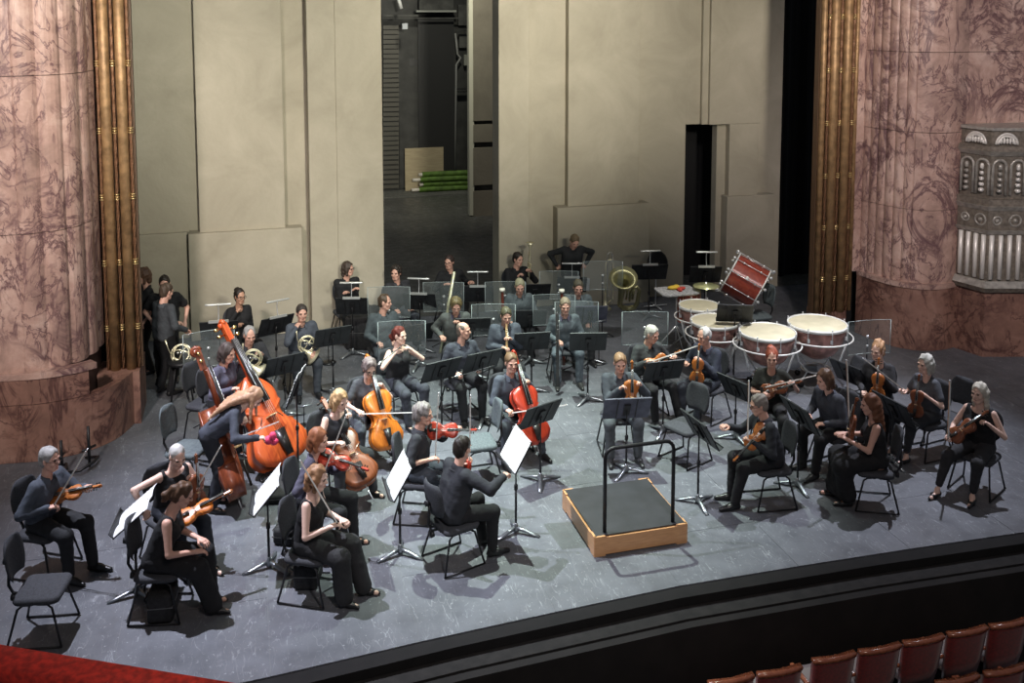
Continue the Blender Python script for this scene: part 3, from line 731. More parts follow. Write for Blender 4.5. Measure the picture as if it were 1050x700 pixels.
VOUT = [(0, 0), (.015, .13), (.07, .225), (.19, .288), (.31, .262), (.385, .235), (.41, .243), (.43, .20), (.50, .158), (.57, .160), (.625, .19), (.65, .212), (.675, .200), (.80, .236), (.92, .205), (.985, .11), (1, .03)]
BOUT = [(0, 0), (.015, .15), (.07, .26), (.18, .318), (.30, .290), (.38, .250), (.40, .258), (.42, .21), (.50, .168), (.57, .172), (.61, .20), (.635, .214), (.66, .202), (.76, .205), (.86, .16), (.95, .085), (1, .04)]
def strings_kit(kind, L, varn):
    def build():
        out = []; pts = BOUT if kind == 'bass' else VOUT
        rib = {'violin': .088, 'cello': .165, 'bass': .19}[kind] * L
        ys = [p.y for p in catmull([(w, y, 0) for y, w in pts], 3)]; ws = [max(p.x, 0) for p in catmull([(w, y, 0) for y, w in pts], 3)]
        right = [(w * L, y * L) for w, y in zip(ws, ys)]; left = [(-x, y) for x, y in reversed(right[1:-1])]
        out2 = right + left; cy = .5 * L
        def ring(sc, z, ov=0):
            r_ = []
            for x, y in out2:
                xx, yy = x * sc, (y - cy) * sc + cy
                r_.append(Vector((xx * (1 + ov), (yy - cy) * (1 + ov * .6) + cy, z)))
            return r_
        a = .045 * L; b = MB()
        b.rings([ring(.25, -a), ring(.6, -a * .8), ring(.85, -a * .3), ring(1, 0, .02), ring(1, .012 * L, .02), ring(1, .012 * L), ring(1, rib - .012 * L), ring(1, rib - .012 * L, .02), ring(1, rib, .02), ring(.85, rib + a * .35), ring(.6, rib + a * .8), ring(.25, rib + a)])
        out.append(('body', b.mesh('body', varn), None, None)); top = rib + a
        for x in (-1, 1):
            f = catmull([(x * .10 * L, .42 * L, 0), (x * .135 * L, .43 * L, 0), (x * .125 * L, .47 * L, 0), (x * .085 * L, .53 * L, 0), (x * .075 * L, .58 * L, 0), (x * .10 * L, .59 * L, 0)], 3)
            out.append(('f_hole', MB().tube([(p.x, p.y, rib + a * .72 - abs(p.x) / L * a * 1.2 + .003) for p in f], .009 * L if kind == 'violin' else .0085 * L, 5).mesh('f_hole', DARKWOOD), None, None))
        nl = {'violin': .37, 'cello': .37, 'bass': .42}[kind] * L; n0 = .96 * L; nt = L + nl
        out.append(('neck', MB().rings([[Vector((x * .037 * L * k_, y, rib + dz * L)) for x, dz in ((-1, .06), (1, .06), (.7, -.0), (-.7, -.0))] for y, k_ in ((n0, 1.05), (nt, .85))]).mesh('neck', varn), None, None))
        out.append(('fingerboard', MB().rings([[Vector((x * .045 * L * k_, y, top + dz * L)) for x, dz in ((-1, zz), (0, zz + .02), (1, zz), (1, zz - .02), (-1, zz - .02))] for y, k_, zz in ((.66 * L, 1.15, .065), (nt, .72, .03))]).mesh('fingerboard', DARKWOOD), None, None))
        out.append(('tailpiece', MB().rings([[Vector((x * .05 * L * k_, y, top + dz * L)) for x, dz in ((-1, .045), (1, .045), (1, .02), (-1, .02))] for y, k_ in ((.06 * L, .7), (.34 * L, 1.3))]).mesh('tailpiece', DARKWOOD), None, None))
        out.append(('bridge', MB().box((0, .5 * L, top + .035 * L), (.12 * L, .014 * L, .08 * L), taper=.7).mesh('bridge', MAPLE), None, None))
        st = MB()
        for i in range(4):
            x = (-1.5 + i); st.tube([(x * .018 * L, .33 * L, top + .048 * L), (x * .022 * L, .5 * L, top + .078 * L), (x * .014 * L, nt, top + .05 * L)], max(.0016 * L, .0012), 4)
        out.append(('string', st.mesh('string', STRING), None, None))
        pb = MB().box((0, nt + .10 * L, rib + .01 * L), (.06 * L, .22 * L, .075 * L)); sp = [(0, nt + .20 * L + .055 * L * math.sin(t_) * (1 - t_ / 12), rib - .01 * L + .055 * L * math.cos(t_) * (1 - t_ / 12)) for t_ in [i * .7 for i in range(13)]]
        pb.tube(sp, .024 * L, 6); pb.lathe([(0, -.045 * L), (.03 * L, -.045 * L), (.03 * L, .045 * L), (0, .045 * L)], 10, Matrix.Translation((0, nt + .20 * L, rib - .01 * L)) @ Matrix.Rotation(R(90), 4, 'Y'))
        out.append(('scroll', pb.mesh('scroll', varn), None, None))
        si = len(out) - 1
        for i in range(4):
            x = -1 if i % 2 else 1; y = nt + (.05 + .04 * i) * L
            out.append(('tuning_peg', MB().tube([(0, y, rib + .01 * L), (x * .085 * L, y, rib + .01 * L), (x * .09 * L, y, rib + .01 * L), (x * .125 * L, y, rib + .01 * L)], [.009 * L, .010 * L, .024 * L, .02 * L], 6).mesh('tuning_peg', DARKWOOD if kind != 'bass' else BRASS), si, None))
        if kind == 'violin': out.append(('chin_rest', MB().rbox((-.12 * L, .09 * L, top + .02 * L), (.2 * L, .13 * L, .035 * L), .01).mesh('chin_rest', DARKWOOD), None, None))
        else: out.append(('endpin', MB().tube([(0, .02 * L, rib * .5), (0, -(.30 if kind == 'cello' else .14) * L, rib * .5)], .007 * L if kind == 'cello' else .008 * L, 6).mesh('endpin', CHROME), None, None))
        return out
    return build
SIZES = {'violin': ('violin', .356), 'viola': ('violin', .42), 'cello': ('cello', .755), 'bass': ('bass', 1.10)}
def fiddle(kind, base, tip, normal, v, label, sc=SC):
    """world-space: lower end of the body, a point towards the scroll, the way the top faces"""
    k_, L = SIZES[kind]; name = {'violin': 'violin', 'viola': 'viola', 'cello': 'cello', 'bass': 'double_bass'}[kind]
    base = Vector(base); d = Vector(tip) - base; nn_ = Vector(normal).normalized()
    if kind in ('bass', 'cello'): base = base - nn_ * L * SC * (.20 if kind == 'bass' else .12)
    return kit((kind, v), strings_kit(k_, L, VIOLIN[v]), name, frame(base, d, normal) @ Matrix.Scale(sc, 4), label, name.replace('_', ' '))[0]
def bow(frog, tip, label, L=.74):
    def build():
        o = []
        o.append(('stick', MB().tube([(0, -.03, 0), (0, .2, .002), (0, .5, -.002), (0, .73, .004)], [.0052, .0048, .0045, .004], 6).mesh('stick', mat('bow_wood', (.50, .27, .17), .35)), None, None))
        o.append(('bow_hair', MB().box((0, .355, -.022), (.013, .70, .007)).mesh('bow_hair', mat('bow_hair', (.85, .84, .80), .6)), None, None))
        o.append(('frog', MB().box((0, .015, -.012), (.011, .045, .024)).mesh('frog', DARKWOOD), None, None))
        o.append(('bow_tip', MB().box((0, .722, -.010), (.009, .02, .028)).mesh('bow_tip', PAPER), None, None))
        return o
    f = Vector(frog); d = Vector(tip) - f
    n = Vector((.2, 1, -.3))
    return kit('bow', build, 'bow', frame(f, d, n) @ Matrix.Scale(SC, 4), label, 'bow')[0]
def LW(p, v): return p['M'] @ Vector(v)
def LD(p, v): return (p['M'].to_3x3() @ Vector(v)).normalized()
def p_fiddle(p, kind, base, dr, normal, v, label):
    b = LW(p, base); return fiddle(kind, b, b + LD(p, dr), LD(p, normal), v, label)
def p_bow(p, frog, dr, label):
    b = LW(p, frog); return bow(b, b + LD(p, dr), label)

def horn_kit():
    g = PALE; o = []
    o.append(('coiled_tubing', MB().tube([(.13 * math.cos(a), .13 * math.sin(a), .01 * math.sin(3 * a)) for a in [2 * math.pi * i / 24 for i in range(24)]], .011, 7, True).tube([(.10 * math.cos(a), .11 * math.sin(a) + .01, .018) for a in [2 * math.pi * i / 20 for i in range(20)]], .009, 6, True).tube([(-.12, .05, .01), (-.02, .06, .02), (.08, .02, .02), (.11, -.05, .01)], .010, 6).tube([(.06, .10, .01), (0, .0, .025), (-.04, -.09, .01)], .009, 6).mesh('coiled_tubing', g), None, None))
    M = Matrix.Translation((.03, -.12, 0)) @ Matrix.Rotation(R(60), 4, 'Z') @ Matrix.Rotation(R(90), 4, 'X')
    o.append(('bell', MB().lathe([(.015, -.16), (.022, -.06), (.04, .02), (.08, .08), (.145, .12), (.15, .122), (.075, .08), (.03, .0)], 24, M, False, False).mesh('bell', g), None, None))
    for i in range(3): o.append(('valve', MB().lathe([(.017, -.02), (.017, .04), (.013, .045)], 10, Matrix.Translation((-.045 + .04 * i, .02, .02))).mesh('valve', SILVER), None, None))
    o.append(('leadpipe', MB().tube([(-.13, 0, .01), (-.17, .10, .03), (-.20, .20, .06)], [.006, .006, .012], 6).mesh('leadpipe', g), None, None))
    return o
def woodwind_kit(L, r, bell, mtl, keys=True, crook=False):
    def build():
        o = [('tube', MB().lathe([(r * .7, 0), (r, .03), (r, L * .4), (r * 1.15, L * .41), (r * 1.15, L * .43), (r, L * .44), (r, L * .85), (bell, L), (bell * .8, L), (r * .6, L * .9)], 12).mesh('tube', mtl), None, None)]
        if keys:
            kmb = MB()
            for i in range(14):
                z = L * (.12 + .055 * i); a = i * .9; kmb.ball((r * 1.2 * math.cos(a * .3 + 1.2), r * 1.2 * math.sin(a * .3 + 1.2), z), (.009, .009, .006), n=6, m=4)
            kmb.tube([(r * 1.2, r * .5, L * .1), (r * 1.2, r * .5, L * .85)], .003, 5); o.append(('keywork', kmb.mesh('keywork', SILVER), None, None))
        if crook: o.append(('crook', MB().tube([(0, 0, 0), (0, .02, -.08), (0, .08, -.13), (0, .15, -.10)], [.006, .005, .005, .003], 6).mesh('crook', SILVER), None, None))
        return o
    return build
WINDS = {'clarinet': (.66, .013, .032, DARKWOOD, True, False), 'oboe': (.62, .011, .020, DARKWOOD, True, False), 'flute': (.67, .0095, .0095, SILVER, True, False),
         'bassoon': (1.30, .023, .028, wood('bassoon_maple', (.17, .035, .018), (.09, .018, .010)), True, False), 'pale_bassoon': (1.30, .027, .031, mat('worn_lacquer', (.60, .60, .42), .3, .6), True, False), 'long_winds': (1.15, .024, .040, mat('dark_keyed', (.06, .06, .06), .3, .3), True, False), 'recorder': (.6, .016, .02, MAPLE, True, False)}
def wind(kind, a, b, label):
    """a = mouth end, b = a point towards the bell"""
    a = Vector(a); d = Vector(b) - a; y = d.orthogonal()
    M = frame(a, y, d); M = Matrix.Translation(a) @ d.to_track_quat('Z', 'Y').to_matrix().to_4x4()
    nm = {'pale_bassoon': 'bassoon', 'long_winds': 'bass_clarinet', 'recorder': 'clarinet'}.get(kind, kind)
    return kit(kind, woodwind_kit(*WINDS[kind]), nm, M @ Matrix.Scale(SC, 4), label, nm.replace('_', ' '))[0]
def trumpet_kit():
    g = PALE; o = []
    o.append(('tubing', MB().tube([(0, 0, 0), (0, .34, 0), (0, .37, -.03), (0, .34, -.06), (0, .06, -.06), (0, .03, -.03), (0, .06, 0)], .0065, 6).tube([(0, .12, .0), (0, .12, -.09), (0, .20, -.09), (0, .20, 0)], .006, 6).mesh('tubing', g), None, None))
    o.append(('bell', MB().lathe([(.007, .30), (.012, .40), (.03, .46), (.06, .50), (.028, .46)], 16, Matrix.Rotation(R(-90), 4, 'X'), False, False).mesh('bell', g), None, None))
    for i in range(3): o.append(('valve', MB().lathe([(.010, -.10), (.010, .04), (.004, .045), (.004, .06), (.009, .062)], 8, Matrix.Translation((.012, .14 + .028 * i, 0))).mesh('valve', g), None, None))
    return o
def trombone_kit():
    g = PALE; o = []
    o.append(('slide', MB().tube([(-.04, 0, 0), (-.04, 0, .78), (-.02, 0, .82), (.02, 0, .82), (.04, 0, .78), (.04, 0, 0)], .007, 6).tube([(-.04, 0, .12), (.04, 0, .12)], .006, 6).mesh('slide', SILVER), None, None))
    o.append(('bell_section', MB().tube([(-.04, 0, 0), (-.04, 0, -.02), (0, .05, .0), (.07, .08, .04), (.07, .08, .62), (.04, .08, .68), (-.02, .08, .68), (-.05, .08, .62), (-.05, .08, .2)], .009, 6).mesh('bell_section', g), None, None))
    o.append(('bell', MB().lathe([(.009, .25), (.018, .05), (.04, -.06), (.10, -.12), (.104, -.122), (.035, -.06)], 20, Matrix.Translation((-.05, .08, 0)), False, False).mesh('bell', g), None, None))
    return o
def tuba_kit():
    g = mat('aged_brass', (.34, .32, .17), .4, .8); o = []
    o.append(('bell', MB().lathe([(.04, 0), (.055, .3), (.085, .5), (.14, .62), (.22, .68), (.225, .685), (.13, .615), (.07, .45)], 28, None, False, False).mesh('bell', g), None, None))
    o.append(('bow_tubing', MB().tube([(0, 0, 0), (0, 0, -.05), (.05, 0, -.13), (.15, 0, -.16), (.25, 0, -.12), (.28, 0, 0), (.28, 0, .35), (.23, 0, .44), (.17, 0, .40), (.15, 0, .25), (.15, 0, .05)], [.045, .045, .045, .044, .04, .036, .03, .026, .022, .02, .018], 10).mesh('bow_tubing', g), None, None))
    o.append(('valve_cluster', MB().tube([(.10, .04, .05), (.10, .04, .30)], .018, 8).tube([(.15, .04, .05), (.15, .04, .30)], .018, 8).tube([(.20, .04, .05), (.20, .04, .30)], .018, 8).mesh('valve_cluster', g), None, None))
    return o
def timpano_kit(d, h=.85):
    def build():
        r = d / 2; o = []; cop = mat('copper_kettle', (.60, .31, .26), .30, .4, noise=.4, nscale=9)
        o.append(('kettle', MB().lathe([(.0, h - .60 * d - .02), (r * .28, h - .60 * d), (r * .62, h - .50 * d), (r * .86, h - .32 * d), (r * .96, h - .12 * d), (r * .97, h - .03)], 36).mesh('kettle', cop), None, None))
        o.append(('drum_head', MB().lathe([(r * .97, h - .02), (r * .985, h - .004), (r * .96, h + .002), (0, h + .002)], 36, None, False).mesh('drum_head', mat('drum_skin', (.70, .64, .46), .55, noise=.4, nscale=5, vary=(.60, .55, .38))), None, None))
        o.append(('counterhoop', MB().lathe([(r * .985, h - .03), (r * 1.03, h - .03), (r * 1.03, h + .012), (r * .985, h + .012), (r * .985, h - .03)], 40, None, False, False).mesh('counterhoop', mat('hoop', (.82, .82, .78), .4, .1)), None, None))
        o.append(('tuning_ring', MB().tube([(r * 1.22 * math.cos(a), r * 1.22 * math.sin(a), h - .17) for a in [2 * math.pi * i / 36 for i in range(36)]], .011, 7, True).mesh('tuning_ring', mat('hoop', ())), None, None))
        for i in range(8):
            a = 2 * math.pi * i / 8 + .2; c, s_ = math.cos(a), math.sin(a)
            o.append(('tension_rod', MB().tube([(r * 1.04 * c, r * 1.04 * s_, h + .035), (r * 1.04 * c, r * 1.04 * s_, h - .17)], .006, 6).ball((r * 1.04 * c, r * 1.04 * s_, h + .03), .012, n=6, m=4).box((r * 1.0 * c, r * 1.0 * s_, h - .14), (.03, .03, .05)).mesh('tension_rod', CHROME), None, None))
        for i in range(4):
            a = 2 * math.pi * i / 4 + .6; c, s_ = math.cos(a), math.sin(a)
            o.append(('strut', MB().tube([(r * 1.21 * c, r * 1.21 * s_, h - .17), (r * .95 * c, r * .95 * s_, h * .45), (r * .45 * c, r * .45 * s_, .20), (r * .8 * c, r * .8 * s_, .07)], .013, 7).mesh('strut', CHROME), None, None))
            o.append(('caster', MB().lathe([(0, -.015), (.04, -.015), (.04, .015), (0, .015)], 12, Matrix.Translation((r * .8 * c, r * .8 * s_, .04)) @ Matrix.Rotation(R(90), 4, 'X')).mesh('caster', BLACK), None, None))
        o.append(('base_ring', MB().tube([(r * .5 * math.cos(a), r * .5 * math.sin(a), .20) for a in [2 * math.pi * i / 20 for i in range(20)]], .014, 6, True).mesh('base_ring', CHROME), None, None))
        o.append(('pedal', MB().box((0, -r * .85, .09), (.09, .26, .02)).box((0, -r * .55, .12), (.14, .12, .10)).mesh('pedal', GREYMETAL), None, None))
        return o
    return build
PLEX = mat('clear_acrylic', (.60, .70, .70), .05, alpha=.06)
PLEXEDGE = mat('acrylic_edge', (.34, .40, .40), .25)
def shield_kit(w=.62, h=.46, z=.78):
    def build():
        o = []; c = .36
        for i in (-1, 0, 1):
            x0, x1 = (i - .5) * w / 3, (i + .5) * w / 3; y = lambda x: -c * x * x
            a, b = Vector((x0, y(x0), 0)), Vector((x1, y(x1), 0)); m = (a + b) / 2; L = (b - a).length; an = math.atan2(b.y - a.y, b.x - a.x)
            o.append(('clear_panel', MB().box((0, 0, z + h / 2), (L, .005, h), Matrix.Translation(m) @ Matrix.Rotation(an, 4, 'Z')).mesh('clear_panel', PLEX), None, None))
        e = MB(); xs = [-w / 2, -w / 6, w / 6, w / 2]
        e.tube([(x, -c * x * x, z + h) for x in xs], .0035, 5).tube([(x, -c * x * x, z) for x in xs], .004, 5)
        for x in (-w / 2, w / 2): e.tube([(x, -c * x * x, z), (x, -c * x * x, z + h)], .005, 5)
        o.append(('panel_edge', e.mesh('panel_edge', PLEXEDGE), None, None))
        o.append(('pole', MB().tube([(0, .012, .02), (0, .012, z + h * .55)], .009, 6).mesh('pole', BLACK), None, None))
        o.append(('clamp', MB().ball((0, .012, z + h * .5), .022, n=8, m=5).ball((0, .012, z + .1), .018, n=8, m=5).mesh('clamp', CHROME), None, None))
        for i in range(3):
            a = R(30 + 120 * i); o.append(('foot', MB().tube([(0, .012, .14), (.22 * math.cos(a), .012 + .22 * math.sin(a), .012)], .008, 6).mesh('foot', BLACK), None, None))
        return o
    return build
def shield(px, py, zc, phi, label, w=.62, h=.46):
    p = at(px, py, zc); return kit(('shield', w, h, round(zc, 1)), shield_kit(w, h, zc - h / 2), 'sound_shield', place((p.x, p.y, 0), phi), label, 'sound shield')[0]
# ------------------------------------------------------------------ the setting
def struct(name, mb, m, parent=None, kind=True):
    o = mb.obj(name, m, parent)
    if parent is None and kind: o['kind'] = 'structure'
    return o
def sroot(name):
    o = empty(name, Vector((0, 0, 0))); o['kind'] = 'structure'; return o
FLOORM = floor_mat('stage_floor_paint', (.110, .116, .131))
FLOORD = floor_mat('upstage_floor_paint', (.085, .084, .075))
SEAM = mat('floor_seam', (.17, .175, .18), .8)
EDGE = [(-6.0, 7.25), (-2.0, 7.42), (0.3, 7.54), (1.6, 7.66), (3.69, 7.78), (5.6, 7.76), (7.51, 7.69), (10, 7.5), (14, 7.2)]
def edge_y(x):
    for (a, b), (c, d) in zip(EDGE, EDGE[1:]):
        if a <= x <= c: return b + (d - b) * (x - a) / (c - a)
    return 7.4
fl = MB().prism([(x, y + .02) for x, y in EDGE] + [(14, 16.1), (-6, 16.1)], -.20, -.003); floor = struct('floor', fl, SEAM)
xs = [-6 + 1.22 * i for i in range(17)]; sheet = []
ys = [7.2, 9.0, 11.44, 13.88, 16.1]
for i in range(len(xs) - 1):
    off = .0 if i % 2 else 1.22
    cuts = [7.2] + [y for y in (8.6 + off * 0 + 2.44 * k + off - 1.22 for k in range(5)) if 7.9 < y < 15.9] + [16.1]
    for j in range(len(cuts) - 1):
        x0, x1, y0, y1 = xs[i] + .002, xs[i + 1] - .002, cuts[j] + .002, cuts[j + 1] - .002
        lowa, lowb = (edge_y(x0), edge_y(x1)) if j == 0 else (y0, y0)
        MB().prism([(x0, lowa), (x1, lowb), (x1, y1), (x0, y1)], -.03, 0).obj('floor_board', FLOORM, floor)
up = struct('floor_upstage', MB().prism([(-3, 16.12), (14, 16.12), (14, 27.6), (-3, 27.6)], -.2, -.001), FLOORD)

# plaster set wall
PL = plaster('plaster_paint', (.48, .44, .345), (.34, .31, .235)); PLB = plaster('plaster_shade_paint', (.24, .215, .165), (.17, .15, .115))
WT = 7.6
def wx(px, Y): return atY(px, 150, Y).x
def wbox(mb, p0, p1, Yf, z0, z1, back=16.3):
    x0, x1 = wx(p0, Yf), wx(p1, Yf); mb.box(((x0 + x1) / 2, (Yf + back) / 2, (z0 + z1) / 2), (x1 - x0, back - Yf, z1 - z0))
def wobj(name, p0, p1, Yf, z0, z1, par, back=16.3, m=None):
    a = MB(); wbox(a, p0, p1, Yf, z0, z1, back); o = a.obj(name, m or PL, par)
    md = o.modifiers.new('bevel', 'BEVEL'); md.width = .012; md.segments = 2; return o
wl = sroot('wall_back_left')
zA = zat(wx(245, 15.9), 15.9, 236); zP = zat(wx(245, 15.84), 15.84, 237)
wobj('recessed_panel', 60, 318, 16.10, 0, WT, wl)
wobj('raised_panel', 202, 291, 15.93, zA - .02, WT, wl)
wobj('pedestal_panel', 190, 308, 15.84, 0, zP, wl)
wobj('low_dado_panel', 125, 189.5, 16.03, 0, zat(wx(165, 16), 16, 240), wl)
wobj('corner_pilaster', 316.5, 345.5, 15.74, 0, WT, wl)
wobj('corner_pilaster', 345, 392.5, 15.72, 0, WT, wl)
wr = sroot('wall_back_right'); xr = lambda p: wx(p, 16.1)
wobj('corner_pilaster', 511.5, 543, 15.86, 0, WT, wr)
wobj('recessed_panel', 541, 703, 16.10, 0, WT, wr)
zc_ = zat(wx(620, 15.93), 15.93, 209.5)
wobj('raised_panel', 582.5, 655.5, 15.93, zc_ - .02, WT, wr)
wobj('pedestal_panel', 572, 667, 15.84, 0, zc_, wr)
zd = zat(wx(719, 16), 16, 128)
wobj('lintel_panel', 702.5, 722, 16.10, zd, WT, wr)
wobj('lintel_panel', 719, 736, 16.02, zd, WT, wr)
wobj('recessed_panel', 735, 801, 16.10, 0, WT, wr)
wobj('raised_panel', 727, 780, 15.95, zd, WT, wr)
wobj('raised_panel', 748, 778, 15.95, zat(wx(760, 15.95), 15.95, 202), zd + .001, wr)
wobj('pedestal_panel', 747, 796, 15.86, 0, zat(wx(770, 15.86), 15.86, 200.5), wr)
BK = mat('black_drape', (.010, .010, .011), .95, bump=.3, bscale=12)
def drape(name, x0, x1, Y, z0, z1, amp=.05, kind=True):
    a = MB(); n = int(abs(x1 - x0) / .06) + 2; f = []; b = []
    for i in range(n):
        x = x0 + (x1 - x0) * i / (n - 1); y = Y + amp * math.sin(x * 11) + amp * .4 * math.sin(x * 27 + 1); f.append((x, y)); b.append((x, y + .02))
    a.prism(f + b[::-1], z0, z1); return struct(name, a, BK)
drape('wall_black_drape_right', wx(796, 16.3), 13.2, 16.75, -.0, WT)
drape('wall_black_drape_doorway', wx(690, 16.6), wx(750, 16.9), 17.3, 0, 3.4, .02)
drape('wall_wing_left', -6.0, wx(62, 16.3), 16.5, 0, WT)

# what shows through the gap: back stage wall, shutter, painted flat
DK = mat('backstage_wall_paint', (.045, .045, .040), .6, noise=.5, nscale=3); DK2 = mat('backstage_door_paint', (.030, .030, .029), .4)
MIDG = mat('backstage_grey', (.10, .10, .09), .7, noise=.5, nscale=4)
YB = 27.6
bw = struct('wall_upstage', MB().box((4, YB + .2, 4), (16, .3, 9)), DK)
def bx_(p0, p1, y0, y1, Y, dep=.1):
    a, b = atY(p0, y1, Y), atY(p1, y0, Y); return MB().box(((a.x + b.x) / 2, Y + dep / 2, (a.z + b.z) / 2), (abs(b.x - a.x), dep, abs(b.z - a.z)))
sh_root = empty('roller_shutter', at(402, 193, 0), 'dark slatted roller shutter at the far left of the backstage wall', 'shutter')
for i in range(34):
    y0 = 26 + i * 4.95; a = bx_(393, 409, y0, y0 + 4.1, YB - .12, .03); o = a.obj('shutter_slat', mat('shutter_slat_paint', (.075, .07, .055), .5), sh_root); o.matrix_parent_inverse = sh_root.matrix_world.inverted()
dr_ = bx_(430, 465.5, 18, 193, YB - .1, .14).obj('door_1', DK2); dr_['kind'] = 'structure'
bx_(427, 468, 10.5, 12.5, YB - .5, .5).obj('door_canopy', mat('pale_grey_paint', (.35, .36, .32), .6), dr_)
bx_(430, 465, 0, 10, YB - .3, .3).obj('service_box', MIDG, dr_)
bx_(410, 429, 28, 193, YB - .03, .05).obj('wall_panel', DK, bw)
bx_(420, 430, 60, 68, YB - .05, .08).obj('wall_panel', DK2, bw)
for (a, b, c, d) in ((467, 481, 31.5, 33.5), (468.5, 481, 90, 92.2), (468.5, 481, 93, 95)): bx_(a, b, c, d, YB - .3, .05).obj('handrail', SILVER, bw)
bx_(470, 481, 5, 26, YB - .1, .1).obj('wall_panel', MIDG, bw); bx_(471, 480, 35, 49, YB - .1, .1).obj('wall_panel', MIDG, bw)
bx_(476, 480, 56, 67, YB - .2, .1).obj('switch_box', mat('switch_grey', (.3, .3, .25), .5), bw)
bx_(392, 429, 15, 17.5, YB - .4, .1).obj('pipe', MIDG, bw); bx_(392, 470, 18, 19.5, YB - .4, .06).obj('pipe', MIDG, bw)
a_ = atY(467, 34, YB - .25); b_ = atY(466.5, 185, YB - .25)
MB().tube([a_, (a_.x + .05, a_.y, a_.z - .6), (a_.x + .15, a_.y, a_.z - .7), (a_.x + .02, a_.y, a_.z - .9), b_], .03, 6).obj('conduit', mat('pale_conduit', (.28, .28, .26), .4), bw)
lampr = empty('work_light', atY(415, 26, YB - 1), 'small metal work light hanging on a bar high in the backstage gap', 'lamp')
bx_(412.5, 418, 24, 30, YB - 1, .2).obj('lamp_housing', GREYMETAL, lampr).matrix_parent_inverse = lampr.matrix_world.inverted()
t0, t1 = atY(408.5, -2, YB - 1), atY(411.5, 9, YB - 1)
o = MB().tube([t0, t1], .05, 8).obj('tube_lamp', mat('white_enamel', (.8, .8, .78), .4), lampr); o.matrix_parent_inverse = lampr.matrix_world.inverted()
st_ = MB().box((5.2, (at(440, 201).y + YB) / 2, .012), (5, YB - at(440, 201).y, .024)).obj('backstage_kerb', mat('concrete_kerb', (.16, .16, .14), .8, noise=.7, nscale=12)); st_['kind'] = 'structure'; st_.name = 'trim_1'
pa, pb = atY(415, 152, YB - .2), atY(454.5, 152, YB - .2)
o = MB().box(((pa.x + pb.x) / 2, YB - .2, (pa.z + .02) / 2), (pb.x - pa.x, .04, pa.z - .03)).obj('plywood_board', wood('plywood_face', (.46, .38, .24), (.36, .29, .18), 3, .7, 0, (1, 1, 8))); tag(o, 'pale square plywood board leaning against the backstage wall', 'board')
for i, (xa, xb, yy, tip) in enumerate(((433, 503, 177, 'upper left roll of green cloth, lying highest of the stack'), (431, 503, 182.5, 'green roll second from the top with a white core end'), (434, 503, 187.5, 'green roll second from the floor in the backstage stack'), (430, 503, 195.5, 'lowest green roll, lying on the floor of the backstage stack'))):
    Y = YB - .50 - .04 * (i % 2); a = atY(xa, yy, Y); b = atY(xb, yy, Y)
    a.z = (.525, .385, .24, .10)[i]
    rt = empty('fabric_roll', a, tip, 'fabric roll', 'green rolls backstage')
    w_ = MB().tube([(0, 0, 0), (.4, 0, .004), (1.2, 0, -.002), (b.x - a.x, 0, 0)], [.074, .076, .074, .074], 14); w_.obj('rolled_cloth', mat('green_cloth', (.13, .24, .035), .7, noise=.5, nscale=8), rt)
    MB().tube([(-.22 if i % 2 else -.1, 0, 0), (.02, 0, 0)], .045, 10).obj('cardboard_core', mat('white_core', (.7, .66, .58), .7), rt)
rt = empty('painted_flat', at(484.5, 222, 0), 'tall brown set flat with a pale edge standing inside the gap', 'set flat')
Yf = at(484.5, 222, 0).y; rt_inv = rt.matrix_world.inverted()
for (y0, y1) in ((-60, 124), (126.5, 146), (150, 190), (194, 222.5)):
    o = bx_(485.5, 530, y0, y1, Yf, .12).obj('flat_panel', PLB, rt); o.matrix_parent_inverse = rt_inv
o = bx_(481.5, 485.3, -60, 221, Yf + .02, .2).obj('pale_edge', mat('pale_edge_paint', (.62, .60, .48), .7), rt); o.matrix_parent_inverse = rt_inv
o = bx_(484, 530, -60, 221, Yf + .13, .05).obj('flat_frame', DK, rt); o.matrix_parent_inverse = rt_inv

# marble proscenium
MAR = marble('rose_marble', (.46, .30, .245), (.62, .45, .38), (.13, .065, .07))
MARB = marble('red_marble', (.26, .14, .105), (.36, .215, .165), (.08, .035, .03), scale=.8)
JOINT = mat('marble_joint', (.09, .05, .04), .8)
def strip(par, plan, z0, z1, m, out, name='marble_block', th=.10):
    """plan: outward polyline; makes one slab following it"""
    f = [Vector((x, y)) for x, y in plan]; nrm = []
    for i in range(len(f)):
        t = (f[min(i + 1, len(f) - 1)] - f[max(i - 1, 0)]).normalized(); nrm.append(Vector((t.y, -t.x)) * out)
    front = f; back = [p - n * th for p, n in zip(f, nrm)]
    mb = MB(); pts = [tuple(p) for p in front] + [tuple(p) for p in reversed(back)]
    mb.prism(pts, z0 + .004, z1 - .004); return mb.obj(name, m, par)
def interp(plan, k=6):
    return [(p.x, p.y) for p in catmull([(x, y, 0) for x, y in plan], k)]
def seglen(a, b): return math.hypot(a[0] - b[0], a[1] - b[1])
def flute(plan, n, depth, out):
    d = [0]
    for a, b in zip(plan, plan[1:]): d.append(d[-1] + seglen(a, b))
    T = d[-1]; res = []
    def pt(s):
        for i in range(len(d) - 1):
            if s <= d[i + 1] + 1e-9:
                t = (s - d[i]) / max(d[i + 1] - d[i], 1e-9); a, b = plan[i], plan[i + 1]; tx, ty = b[0] - a[0], b[1] - a[1]; l = math.hypot(tx, ty)
                return a[0] + tx * t, a[1] + ty * t, ty / l * out, -tx / l * out
        return (*plan[-1], 0, 0)
    for i in range(n * 6 + 1):
        s = T * i / (n * 6); x, y, nx, ny = pt(s); o_ = depth * abs(math.sin(math.pi * i / 6)) ** .6 - depth
        res.append((x + nx * o_, y + ny * o_))
    return res
